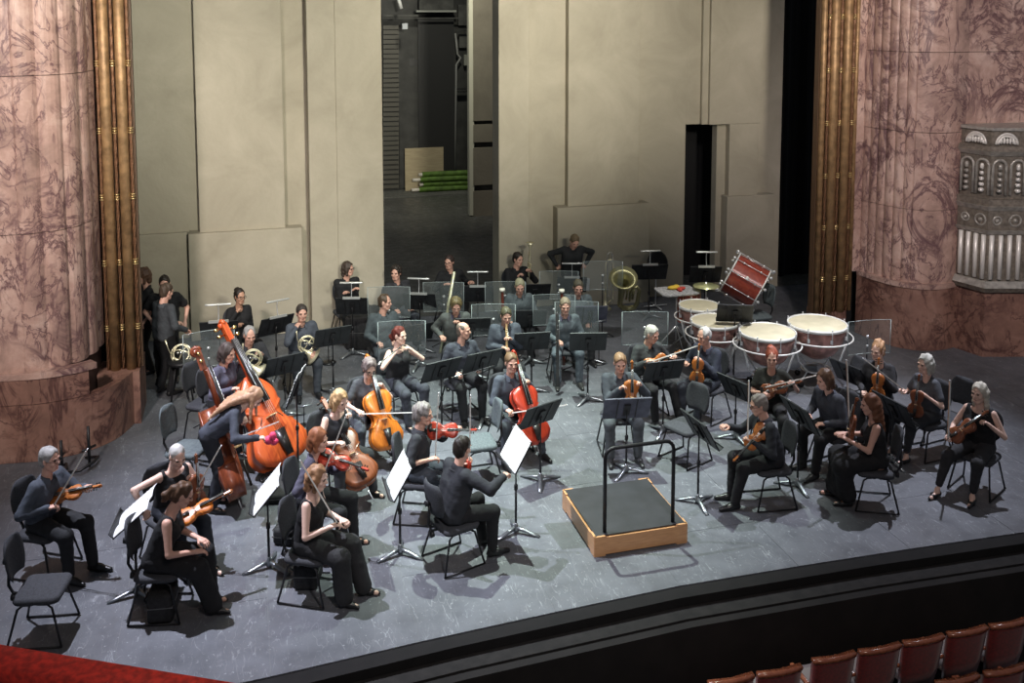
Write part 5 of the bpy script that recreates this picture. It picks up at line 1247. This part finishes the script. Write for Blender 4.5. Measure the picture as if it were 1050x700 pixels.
p = seated(467.6, 313, -82, 'curly haired bassoonist in patterned grey shirt looking down', 'chair under the curly haired bassoonist', lean=10, head=(0, -26, 0), topc=(.10, .11, .105), botc=TRO, hair='curly', hairc=(.16, .12, .05), rh=(.22, .26, .72), lh=(-.02, .26, .98))
wind('pale_bassoon', LW(p, (.0, -.12, 1.68)), LW(p, (.24, .10, .45)), 'bassoon rising above the curly haired player')
p = seated(475.4, 338, -64, 'bald man in dark blue shirt looking right with a flute across his lap', 'chair under the bald man', lean=4, head=(-52, -2, 0), topc=(.05, .056, .075), botc=TRO, hair='bald', hairc=(.20, .16, .13), rh=(.15, .33, .70), lh=(-.16, .34, .74))
wind('flute', LW(p, (.30, .38, .70)), LW(p, (-.34, .40, .78)), 'silver flute lying across the lap of the bald man')
p = seated(519, 323, -80, 'dark haired man in slate shirt playing a pale clarinet downwards', 'chair under the clarinettist', lean=8, head=(-4, -18, 0), topc=SLATE, botc=TRO, hair='short', hairc=(.10, .09, .05), rh=(.03, .32, .78), lh=(-.02, .28, .92), curl=(.6, .6), lf=(-.22, .62))
wind('recorder', LW(p, (.0, .19, 1.12)), LW(p, (.02, .38, .62)), 'pale clarinet played by the dark haired man')
p = seated(531.4, 265, -66, 'dark haired man in black holding a brass instrument up beside his face, back row', 'chair under the back row brass player', lean=4, head=(-18, -8, 0), topc=BLK, botc=BLK, hair='short', hairc=DKB, lh=(-.16, .26, 1.06), rh=(.04, .28, 1.00))
kit('trumpet', trumpet_kit, 'trumpet', p['M'] @ frame((-.15, .28, .90), (-.05, -.05, 1), (.2, 1, 0)) @ Matrix.Scale(1.35, 4), 'silver gold trumpet held upright by the dark haired back row man', 'trumpet')
p = standing(589.5, 247, -80, 'man with mid brown hair in black standing with hands on hips, leaning forward', lean=16, head=(-6, -36, 0), rh=(.25, .03, .98), lh=(-.25, .03, .98), relbow=(1, -.5, .1), lelbow=(-1, -.5, .1), topc=(.022, .024, .026), botc=BLK, hair='short', hairc=(.22, .16, .09), curl=(.9, .9))
p = seated(533, 293, -84, 'grey blond man in pale blue shirt looking down, third row centre', 'chair under the grey blond man', lean=8, head=(0, -22, 0), topc=(.11, .14, .15), botc=TRO, hair='short', hairc=(.46, .44, .28))
p = seated(593, 294, -80, 'dark haired man in pale blue shirt looking down, behind the long shield', 'chair under the man behind the long shield', lean=6, head=(6, -18, 0), topc=(.11, .14, .15), botc=TRO, hair='short', hairc=(.13, .12, .08))
p = seated(579.5, 313, -86, 'short haired man in blue grey shirt and jeans sitting forward, feet apart, centre', 'chair under the man in blue grey shirt and jeans', lean=12, head=(0, -14, 0), topc=GREYSH, botc=(.10, .125, .15), hair='short', hairc=(.32, .26, .18), rh=(.10, .38, .70), lh=(-.10, .38, .70), rf=(.14, .44), lf=(-.20, .42), shoes=(.03, .03, .03))
q_ = at(572, 405, 0); wind('long_winds', q_ + Vector((0, .05, 1.15)), q_ + Vector((0, 0, .05)), 'long keyed woodwind standing on the floor beside the man in jeans')
p = seated(410, 343, -48, 'woman with dark red hair in sleeveless black top playing a flute', 'black chair under the flute player', fem=True, lean=2, head=(-14, -4, 0), rh=(.13, .20, 1.10), lh=(-.02, .22, 1.10), top='sleeveless', topc=(.022, .022, .024), botc=(.05, .055, .07), hair='ponytail', hairc=(.16, .03, .02), skin=1, relbow=(.8, 0, -.7), lelbow=(-.8, 0, -.7), curl=(.7, .7))
wind('flute', LW(p, (-.03, .17, 1.15)), LW(p, (.55, .36, 1.05)), 'silver flute played by the woman with dark red hair')
# strings on the right
p = seated(636, 371.5, -86, 'fair haired man in slate shirt facing forward with upright viola, behind the podium', 'black chair under the fair haired violist behind the podium', lean=6, head=(0, -14, 0), rh=(.0, .34, 1.00), lh=(-.20, .33, 1.04), topc=(.06, .07, .085), botc=(.075, .085, .095), hair='short', hairc=(.34, .20, .11), skin=0, rf=(.17, .42), lf=(-.19, .42), shoes=(.02, .02, .022))
p_fiddle(p, 'viola', (-.10, .36, .66), (-.02, -.08, 1), (0, 1, .1), 0, 'orange brown viola upright on the lap of the fair haired man')
p = seated(669, 342, -66, 'white haired man in grey shirt holding violin like a guitar, looking down right', 'chair under the white haired man with guitar-held violin', lean=8, head=(-22, -16, 0), rh=(.12, .32, .92), lh=(-.26, .34, .94), topc=(.045, .05, .052), botc=BLK, hair='short', hairc=(.60, .58, .52), rf=(.1, .45), lf=(-.25, .52))
p_fiddle(p, 'violin', (.18, .25, .80), (-.80, .30, .40), (.1, 1, .3), 0, 'amber violin held like a guitar by the white haired man')
p_bow(p, (.12, .36, .92), (-.80, .30, .28), 'bow held level by the white haired man')
p = seated(721.7, 344, 222, 'white haired man in navy shirt in profile with upright violin, before the timpani', 'black chair under the white haired man in profile', lean=8, head=(10, -10, 0), rh=(.16, .36, .86), lh=(-.06, .34, .98), topc=(.028, .033, .055), botc=(.04, .045, .06), hair='receding', hairc=WHITE, rf=(.14, .44), lf=(-.14, .46))
p_fiddle(p, 'violin', (-.10, .42, .64), (-.0, -.08, 1), (-.55, .8, .1), 0, 'amber violin upright on the thigh of the man in profile')
p = seated(791.4, 366, 256, 'red haired woman in black top holding violin at her chest, before the copper drums', 'chair under the red haired violinist', fem=True, lean=4, head=(0, -8, 0), rh=(.06, .34, .84), lh=(-.26, .26, 1.00), top='short', topc=(.018, .02, .016), botc=BLK, hair='updo', hairc=(.42, .10, .05), skin=0)
p_fiddle(p, 'violin', (.12, .26, .80), (-.85, .15, .42), (.1, 1, .3), 2, 'red brown violin held across the chest of the red haired woman')
p_bow(p, (.08, .34, .92), (-.90, .12, .36), 'bow slanting up to the right over the red haired woman\'s violin')
p = seated(845, 388, 206, 'man with long brown hair in black waistcoat over slate shirt, leaning left', 'black chair under the long haired man', lean=18, head=(8, -14, 0), rh=(.10, .42, .72), lh=(-.12, .42, .70), topc=(.05, .055, .07), botc=BLK, hair='shag', hairc=(.12, .055, .03), rf=(.14, .42), lf=(-.14, .48))
p = seated(777.4, 414, 188, 'greying man with glasses in black shirt hugging a violin, right of the podium', 'black chair under the greying man right of the podium', lean=14, head=(4, -14, 0), rh=(.14, .56, .92), lh=(-.10, .36, .86), topc=(.020, .022, .028), botc=BLK, hair='short', hairc=(.28, .24, .21), glasses=True, skin=0, rf=(.10, .46), lf=(-.12, .50))
p_fiddle(p, 'violin', (-.12, .12, 1.00), (-.02, .62, -.60), (-.75, .35, .55), 0, 'amber violin hugged by the greying man right of the podium')
p_bow(p, (-.10, .36, .82), (.05, -.02, 1), 'bow upright beside the hugged amber violin')
p = seated(900, 359, 240, 'blonde woman with curly updo in black holding an upright violin, back right', 'black chair under the woman with the curly updo', fem=True, lean=4, head=(24, -8, 0), rh=(.13, .34, .70), lh=(-.04, .30, 1.00), top='blouse', topc=(.03, .03, .035), botc=BLK, hair='updo', hairc=(.60, .34, .18), skin=1)
p_fiddle(p, 'violin', (-.04, .38, .66), (0, -.10, 1), (0, 1, .1), 0, 'amber violin upright in front of the woman with the curly updo')
p = seated(948.5, 372.5, 202, 'silver bobbed woman in grey short sleeved top with violin and outstretched bow', 'black chair under the silver bobbed woman', fem=True, lean=4, head=(0, -6, 0), rh=(.12, .34, .88), lh=(-.14, .28, .94), top='short', topc=(.08, .085, .10), bottom='cropped', botc=(.028, .03, .036), hair='bob', hairc=(.62, .60, .54), skin=1, rf=(.10, .50), lf=(-.12, .46))
p_fiddle(p, 'violin', (-.14, .36, .62), (-.02, -.08, 1), (-.6, .8, .1), 2, 'dark red violin upright on the thigh of the silver bobbed woman')
p_bow(p, (.12, .35, .90), (.15, .72, .58), 'bow stretched out to the left by the silver bobbed woman')
p = seated(1004, 402, 224, 'woman with long white blonde hair in sleeveless black top and cropped trousers, far right', 'black chair under the white blonde woman at far right', fem=True, lean=2, head=(10, -4, 0), rh=(.22, .40, .72), lh=(-.12, .19, .96), top='sleeveless', topc=BLK, bottom='cropped', botc=(.028, .028, .032), hair='long', hairc=(.80, .74, .62), skin=1, rf=(.26, .56), lf=(-.10, .42))
p_fiddle(p, 'violin', (.20, .36, .68), (-.55, -.30, .62), (.3, .9, .3), 2, 'brown violin slanting across the white blonde woman at far right')
p_bow(p, (.22, .42, .72), (.0, .02, 1), 'bow held vertical by the white blonde woman at far right')
p = seated(891.6, 413.5, 170, 'woman with long brown hair in long black dress, hands held out left', 'black chair with its back to us under the woman in long dress', fem=True, lean=6, head=(-6, -10, 0), rh=(.10, .42, .80), lh=(-.05, .40, .82), top='camisole', topc=BLK, bottom='skirt', botc=BLK, hair='long', hairc=(.22, .085, .04), skin=0, curl=(.2, .2), lf=(-.12, .34), rf=(.1, .46))
p_fiddle(p, 'violin', (.05, .30, .70), (0, -.16, 1), (0, 1, .1), 2, 'brown violin upright before the long haired woman in long dress')
p_bow(p, (.10, .32, .98), (.05, .06, 1), 'bow upright in front of the long haired woman in long dress')

# ------------------------------------------------------------------ empty chairs
def ch(px, py, phi, lab, fab=None, h=.46): return chair(Vector(at(px, py, h * SC)[:2] + (0,)), phi, lab, fab, h=h)
ch(43, 602, 6, 'empty black swivel chair in the bottom left corner above the red rail', SEATFAB)
ch(212, 412, -18, 'empty tall black stool with rounded back beside the double basses', None, .70)
ch(192, 459, -8, 'empty tall chair with worn pale seat behind the cropped white haired violinist', SEATFAB_T, .62)
ch(491, 452, 196, 'empty chair with worn teal seat behind the man in black suit', SEATFAB_T)
ch(703, 436, 218, 'empty black chair with large round back to the right behind the podium', SEATFAB)
ch(974, 428, 205, 'empty black chair between the silver bobbed and white blonde women', SEATFAB)
ch(776, 322, 195, 'timpanist\'s high grey chair by the tilted red bass drum', SEATFAB_T, .62)
for px, py, phi, hh_, lab in ((64, 488, 10, .42, 'folded black metal stand by the left marble plinth, nearest the grey haired man'), (92, 480, -10, .5, 'taller black metal stand with curved foot by the left marble plinth')):
    q_ = at(px, py, 0); e = empty('metal_stand', place(q_, phi), lab, 'stand')
    MB().tube([(0, 0, .02), (0, 0, hh_)], .017, 8).obj('pole', BLACK, e); MB().tube([(-.20, -.18, .02), (-.17, 0, .06), (0, .05, .08), (.17, 0, .06), (.20, -.18, .02)], .018, 8).obj('curved_foot', BLACK, e); MB().tube([(-.12, 0, .22), (.12, 0, .26)], .015, 6).obj('crossbar', BLACK, e)
ch(867, 404, 200, 'empty black chair behind the stand with curling pages on the right')

# ------------------------------------------------------------------ music stands
S = stand
S((140.6, 610), (135.5, 526), 190, 'music stand at far left with bright white pages, leftmost of the front', page=('white music pages on the leftmost front stand', 0, .46, .38), w=.46, T=50)
S((276, 581.5), (273, 503), 191, 'music stand with narrow bright pages between the ponytail and bobbed women', page=('white music pages on the stand beside the ponytail woman', 0, .46, .36), w=.46, T=40)
S((410.5, 568), (409.5, 486), 196, 'music stand with bright pages in front of the bobbed woman in camisole', page=('white music pages in front of the bobbed woman', 0, .44, .34), w=.46)
S((529, 546), (528, 460), 200, 'music stand whose page the suited man is turning', page=('white music pages being turned by the suited man', 0, .44, .34), w=.46)
S((306, 488), (306.5, 396), 178, 'tall music stand with bright pages by the bassists\' hands', page=('white music pages the bending bassist reaches for', 0, .44, .36), w=.46, T=20)
S((227, 408), (225, 339), -58 + 180 - 20, 'dark music stand by the wing, behind the bass scrolls', lamp='lit stand lamp above the stand by the wing')
S((284, 385), (282, 334), 128, 'dark music stand before the chin-on-hand man, left of him', lamp='stand lamp over the desk left of the chin-on-hand man')
S((293, 428), (290, 374), 124, 'dark music stand in front of the grey haired horn player')
S((342, 405), (342, 345), 118, 'dark music stand right of the chin-on-hand horn player')
S((362, 363.7), (362.5, 314), 92, 'black music stand with lamp before the man with folded arms', lamp='white lamp bar above the stand of the man with folded arms')
S((431, 360), (427, 309), 84, 'black music stand with lamp before the curly dark haired man', lamp='white lamp bar above the stand of the curly dark haired man')
S((429, 376), (423, 341), 116, 'tilted black music stand behind the flute player')
S((453, 443), (441, 379), 124, 'black music stand in front of the flute player')
S((495, 432.5), (499, 371), 120, 'black music stand left of the red cello player, before the bald man')
S((545, 402), (540.6, 350), 100, 'black music stand in front of the clarinettist')
S((485, 388), (482, 335), 96, 'black music stand behind the bald man\'s head')
S((543, 372), (543, 326), 92, 'black music stand behind the clarinettist, under the grey blond man')
S((605, 372), (604, 322), 92, 'black music stand, desk tinted with violet light, below the man behind the long shield', blue=True)
S((602.5, 411), (603, 351), 92, 'black music stand facing the man in jeans')
S((554, 494), (557.7, 424.6), 128, 'black music stand tilted before the red cello')
S((642, 484.6), (643.6, 419), 96, 'black music stand, wide desk tinted with bluish light, directly behind the podium rail', w=.54, blue=True)
S((679.6, 443.5), (681, 380.5), 104, 'black music stand before the white haired man with guitar-held violin')
S((752, 392), (751.4, 322), 84, 'black music stand among the timpani')
S((722, 345), (720.6, 281), 90, 'black music stand with lamp in front of the dark doorway', lamp='lamp bar over the stand by the dark doorway')
S((665, 326), (658, 279), 94, 'wide black music stand with lamp before the tuba', lamp='lamp bar over the stand before the tuba', w=.62)
S((586, 330), (586, 292), 90, 'low dark music stand in front of the man with hands on hips', page=('white page hanging at the right of the standing man\'s stand', .20, .2, .3), lamp='lamp bar on the standing man\'s music stand')
S((490, 345), (491, 301), 92, 'black music stand with lamp left of the back row trumpet', lamp='lamp bar on the stand left of the trumpet player')
S((548, 350), (549, 300), 96, 'black music stand with pale page in front of the trumpet player', page=('pale page on the trumpet player\'s stand', 0, .4, .3))
S((715.5, 516), (720, 440), 22, 'music stand with curling pages right of the podium, seen from behind', page=('pages curling on the stand right of the podium', 0, .42, .30))
S((817.5, 499), (821, 426), 20, 'music stand with stack of pages left of the woman in long dress', page=('stack of pages on the stand left of the woman in long dress', 0, .44, .32))
S((753.6, 450), (755.6, 399), 34, 'grey music stand left of the red haired violinist')
S((914, 474), (918.7, 419), 22, 'dark wide music stand between the long dress and silver bobbed women', w=.54)
S((868, 438), (868, 383), 30, 'grey music stand with pages between the long haired man and the updo woman', page=('white pages on the stand behind the long haired man', .02, .40, .30))

# ------------------------------------------------------------------ clear sound shields
for a in ((214, 357, 1.05, 118, 'clear sound shield behind the bass scrolls at the left'), (412, 346, .95, 96, 'clear sound shield between the flute player and the balding man'), (399, 314, .88, 92, 'clear sound shield under the curly dark haired man'),
          (455, 304, .85, 90, 'clear sound shield left of the bassoon in the back row'), (506, 331, .80, 92, 'clear sound shield behind the clarinettist'), (518, 304, .84, 92, 'clear sound shield below the trumpet player'),
          (573, 292, .85, 90, 'dark-looking sound shield in front of the standing man'), (591, 331, .76, 90, 'long clear sound shield behind the man in jeans'), (618, 279, 1.1, 90, 'clear sound shield beside the upright trombone'),
          (661, 336, .95, 90, 'clear sound shield behind the white haired guitar-style violinist'), (890, 345, .85, 100, 'clear sound shield in front of the right marble plinth'), (568, 322, .78, 90, 'clear sound shield just left of the man in jeans')):
    shield(*a)

# ------------------------------------------------------------------ percussion, brass on stands
def drum(px, py, d, lab, h=.85, phi=-90):
    p = at(px, py, h); return kit(('timpano', d, h), timpano_kit(d, h), 'timpano', place((p.x, p.y, 0), phi), lab, 'timpani', 'copper timpani around the drummer')
drum(838, 331.5, .80, 'largest copper timpano, rightmost of the four'); drum(787, 340, .76, 'copper timpano behind the red haired violinist', .82)
drum(733, 329, .68, 'copper timpano behind the white haired man in profile', .82); drum(717, 313, .60, 'smallest copper timpano, furthest back by the drum table', .82)
# red bass drum, tipped on its stand
ctr = at(764, 288, 1.0); vw = (ctr - Vector((0, 0, CAM_H))).normalized(); ax = hvec(0) * .86 + Vector((0, 0, -.5)); ax = (ax - vw * ax.dot(vw) * .93).normalized(); bd = empty('bass_drum', Vector((ctr.x, ctr.y, 0)), 'red bass drum tipped on its chrome stand at the back right', 'drum'); bdi = bd.matrix_world.inverted()
def badd(mb, n, m, lab=None):
    o = mb.obj(n, m, bd); o.matrix_parent_inverse = bdi
    if lab: o['label'] = lab
    return o
BM = Matrix.Translation(ctr) @ ax.to_track_quat('Z', 'Y').to_matrix().to_4x4(); rD = .335; hD = .26
redm = wood('drum_red_lacquer', (.36, .065, .035), (.22, .03, .018), 3, .28, .6)
badd(MB().lathe([(rD * .98, -hD), (rD * .98, hD)], 40, BM, False, False), 'shell', redm)
for s in (-1, 1):
    badd(MB().lathe([(rD * .97, s * (hD - .01)), (0, s * (hD - .005))], 40, BM, False, False), 'drum_head', mat('drum_skin', ()))
    badd(MB().lathe([(rD * 1.0, s * (hD - .008)), (rD * 1.05, s * (hD - .008)), (rD * 1.05, s * (hD + .012)), (rD * 1.0, s * (hD + .012)), (rD, s * (hD - .008))], 40, BM, False, False), 'hoop', mat('hoop', ()))
for i in range(10):
    a = 2 * math.pi * i / 10 + .25; c_, s_ = math.cos(a) * rD * 1.07, math.sin(a) * rD * 1.07
    tr_ = MB().tube([BM @ Vector((c_, s_, -hD - .05)), BM @ Vector((c_, s_, hD + .05))], .007, 6)
    for z in (-hD - .05, hD + .05, -hD * .55, hD * .55): tr_.ball(tuple(BM @ Vector((c_, s_, z))), .026 if abs(z) > hD else .019, n=7, m=5)
    badd(tr_, 'tension_rod', CHROME)
bdg = -Vector((math.sin(YAW), math.cos(YAW), -.35)); bdg = (bdg - ax * bdg.dot(ax)).normalized(); bp_ = ctr + bdg * (rD * 1.0)
badd(MB().lathe([(0, -.004), (.028, -.004), (.028, .006), (0, .006)], 16, Matrix.Translation(bp_) @ bdg.to_track_quat('Z', 'Y').to_matrix().to_4x4()), 'badge', mat('badge_white', (.8, .78, .72), .4), 'small white round badge')
lg = MB()
for k_ in range(4): a = R(45 + 90 * k_); lg.tube([Vector((ctr.x, ctr.y, .42)), Vector((ctr.x + .45 * math.cos(a), ctr.y + .45 * math.sin(a), .03))], .014, 7)
lg.tube([Vector((ctr.x, ctr.y, .40)), Vector((ctr.x, ctr.y, ctr.z - rD * .9))], .018, 8); badd(lg, 'stand', CHROME)
# percussion table, small red drum, cymbals
tc = at(694, 297, .92); tb = empty('percussion_table', Vector((tc.x, tc.y, 0)), 'small stand table with grey cloth top and percussion pieces, beside the doorway', 'table')
MB().rbox((0, 0, .90), (.62, .46, .035), .012).obj('padded_top', mat('grey_towel', (.50, .50, .50), .95, noise=.5, nscale=25, bump=.4, bscale=60), tb)
MB().tube([(0, 0, .88), (0, 0, .12)], .014, 8).tube([(0, 0, .35), (.26, .1, .02)], .010, 6).tube([(0, 0, .35), (-.24, .12, .02)], .010, 6).tube([(0, 0, .35), (0, -.27, .02)], .010, 6).obj('tripod', CHROME, tb)
for n_, lab, c_, col in (('duster_cloth', 'yellow cloth folded on the percussion table', (-.03, .05, .945), (.75, .50, .05)), ('maraca', 'small red shaker on the percussion table', (.02, -.06, .94), (.55, .06, .04))):
    o = MB().ball((0, 0, 0), (.11, .06, .03) if 'cloth' in n_ else (.04, .07, .03), n=10, m=6).ball((.07, .05, .005), (.05, .05, .02), n=8, m=5).obj(n_, mat(n_ + '_colour', col, .7)); o.location = (tc.x + c_[0], tc.y + c_[1], c_[2]); tag(o, lab, 'cloth' if 'cloth' in n_ else 'shaker')
dc = at(706, 315, .62); dt = empty('tom_drum', Vector((dc.x, dc.y, 0)), 'tall pinkish red drum with vertical rods beside the percussion table', 'drum')
MB().lathe([(.17, .40), (.17, .88)], 28, None, False, False).obj('shell', mat('pink_red_lacquer', (.55, .13, .08), .35, coat=.4), dt)
MB().lathe([(.172, .86), (.182, .86), (.182, .895), (0, .89)], 28, None, False, False).obj('drum_head', mat('drum_skin', ()), dt)
for k_ in range(10): a = 2 * math.pi * k_ / 10; MB().tube([(.182 * math.cos(a), .182 * math.sin(a), .42), (.182 * math.cos(a), .182 * math.sin(a), .88)], .006, 5).obj('tension_rod', mat('copper_rod', (.8, .5, .3), .3, .8), dt)
MB().tube([(0, 0, .42), (0, 0, .2)], .02, 6).tube([(0, 0, .22), (.2, .1, .02)], .01, 6).tube([(0, 0, .22), (-.2, .1, .02)], .01, 6).tube([(0, 0, .22), (0, -.22, .02)], .01, 6).obj('tripod', CHROME, dt)
cc = at(724, 292, 1.0); cy = empty('cymbal', Vector((cc.x, cc.y, 0)), 'yellow green cymbal lying flat on a chrome stand below the doorway stand', 'cymbal')
MB().lathe([(0, 1.02), (.035, 1.015), (.05, 1.0), (.20, .985), (.20, .982), (.05, .997), (0, 1.01)], 30).obj('plate', mat('cymbal_bronze', (.66, .68, .36), .35, .6), cy)
MB().tube([(0, 0, 1.05), (0, 0, .1)], .010, 6).tube([(0, 0, .4), (.25, .1, .02)], .008, 6).tube([(0, 0, .4), (-.25, .1, .02)], .008, 6).tube([(0, 0, .4), (0, -.27, .02)], .008, 6).obj('stand', CHROME, cy)
# tuba, trombone, gong behind the wide stand
tp = at(636, 290, .85); M_ = Matrix.Translation((tp.x, tp.y, .52)) @ Matrix.Rotation(R(-15), 4, 'Z') @ Matrix.Rotation(R(38), 4, 'X')
tu = kit('tuba', tuba_kit, 'tuba', M_, 'greenish brass tuba with wide bell tilted to us, beside the wide stand', 'tuba')[0]
gp = at(674, 270, .80); gg = empty('gong', Vector((gp.x, gp.y, 0)), 'round black gong on a pole, half hidden by the wide stand', 'gong')
MB().lathe([(0, -.02), (.20, -.02), (.22, -.01), (.22, .02), (.19, .025), (0, .03)], 32, Matrix.Translation((0, 0, .80)) @ Matrix.Rotation(R(15), 4, 'Z') @ Matrix.Rotation(R(78), 4, 'X')).obj('disc', mat('gong_black', (.015, .015, .016), .35, .4), gg)
MB().tube([(0, .05, .85), (0, .05, .05)], .012, 6).tube([(-.22, .05, .03), (.22, .05, .03)], .012, 6).tube([(0, -.2, .03), (0, .25, .03)], .012, 6).obj('stand', CHROME, gg)
tr = at(625, 308, .62); kit('trombone', trombone_kit, 'trombone', Matrix.Translation((tr.x, tr.y, .58)) @ Matrix.Rotation(R(-10), 4, 'Z'), 'trombone standing bell down on its peg, left of the tuba', 'trombone')
for px, py, lab in ((515, 298, 'upright bassoon with white top ring between clarinettist and grey blond man'), (576, 299, 'upright red bassoon with white top ring left of the man behind the long shield')):
    b_ = at(px, py, 1.12); wind('bassoon', b_, b_ + Vector((.04, .02, -1)), lab)
    MB_ = MB().lathe([(.0, .0), (.045, .0), (.048, .04), (.03, .05), (0, .05)], 14); o = MB_.obj('bell_cap', mat('ivory_ring', (.8, .78, .68), .4)); 
    par = [x for x in scene.collection.objects if x.get('label') == lab][0]; o.parent = par; o.matrix_local = Matrix.Translation((0, 0, -.04))
hc_ = at(560, 316, .5)
# cases and bags on the floor
def case(px, py, phi, dims, lab, name='instrument_case'):
    b_ = at(px, py, dims[2] / 2); e = empty(name, place((b_.x, b_.y, 0), phi), lab, 'case' if 'case' in name else 'bag')
    MB().rbox((0, 0, dims[2] / 2), dims, .03).obj('case_body', mat('case_cloth', (.022, .022, .024), .85, noise=.5, nscale=30, bump=.2), e)
    MB().tube([(-.08, -dims[1] / 2 - .005, dims[2] * .6), (-.06, -dims[1] / 2 - .03, dims[2] * .66), (.06, -dims[1] / 2 - .03, dims[2] * .66), (.08, -dims[1] / 2 - .005, dims[2] * .6)], .008, 6).obj('handle', BLACK, e)
    MB().box((0, 0, dims[2] * .55), (dims[0] + .004, dims[1] + .004, .008)).obj('zip', mat('zip_grey', (.1, .1, .1), .5), e)
case(167, 615, 8, (.30, .22, .26), 'black box bag on the floor under the ponytail woman\'s chair', 'bag'); case(316, 583, 0, (.32, .22, .24), 'black box bag on the floor under the bobbed woman\'s chair', 'bag')
case(295, 544, -10, (.30, .2, .16), 'black shoulder bag on the floor behind the bobbed woman', 'bag')
case(285, 490, 8, (1.0, .30, .10), 'flat dark case lying on the floor behind the orange double bass')
case(372, 335, 0, (.75, .45, .5), 'black keyboard-like box below the lamp-lit stand at the back left')
hh = at(186, 363, .62); kit('horn', horn_kit, 'french_horn', Matrix.Translation(hh) @ Matrix.Rotation(R(70), 4, 'X'), 'french horn resting on a dark stool in the left wing', 'french horn')
stl = empty('stool', Vector((hh.x, hh.y, 0)), 'dark round stool in the left wing holding a french horn', 'stool')
MB().lathe([(0, .50), (.19, .50), (.20, .53), (.18, .555), (0, .56)], 24).obj('seat', BLACK, stl)
for k_ in range(4): a = R(45 + 90 * k_); MB().tube([(.1 * math.cos(a), .1 * math.sin(a), .5), (.2 * math.cos(a), .2 * math.sin(a), .01)], .013, 6).obj('leg', BLACK, stl)
# microphones on slim stands
def mic(px, py, bx, by, lab):
    b_ = at(bx, by, 0); z = zat(b_.x, b_.y, py); e = empty('microphone_stand', b_, lab, 'microphone')
    MB().tube([(0, 0, .02), (0, 0, z)], .007, 6).obj('pole', BLACK, e); MB().lathe([(0, 0), (.11, 0), (.11, .015), (.02, .025), (0, .025)], 20).obj('base', BLACK, e)
    MB().tube([(-.06, 0, z), (.10, 0, z + .02)], .012, 8).obj('microphone', GREYMETAL, e)
mic(306, 417, 312, 438, 'low microphone with yellow green tip beside the bass music stand'); mic(336, 340, 337, 372, 'slim microphone left of the lamp-lit stand at the back left')
mic(612, 330, 614, 372, 'slim microphone right of the long sound shield')
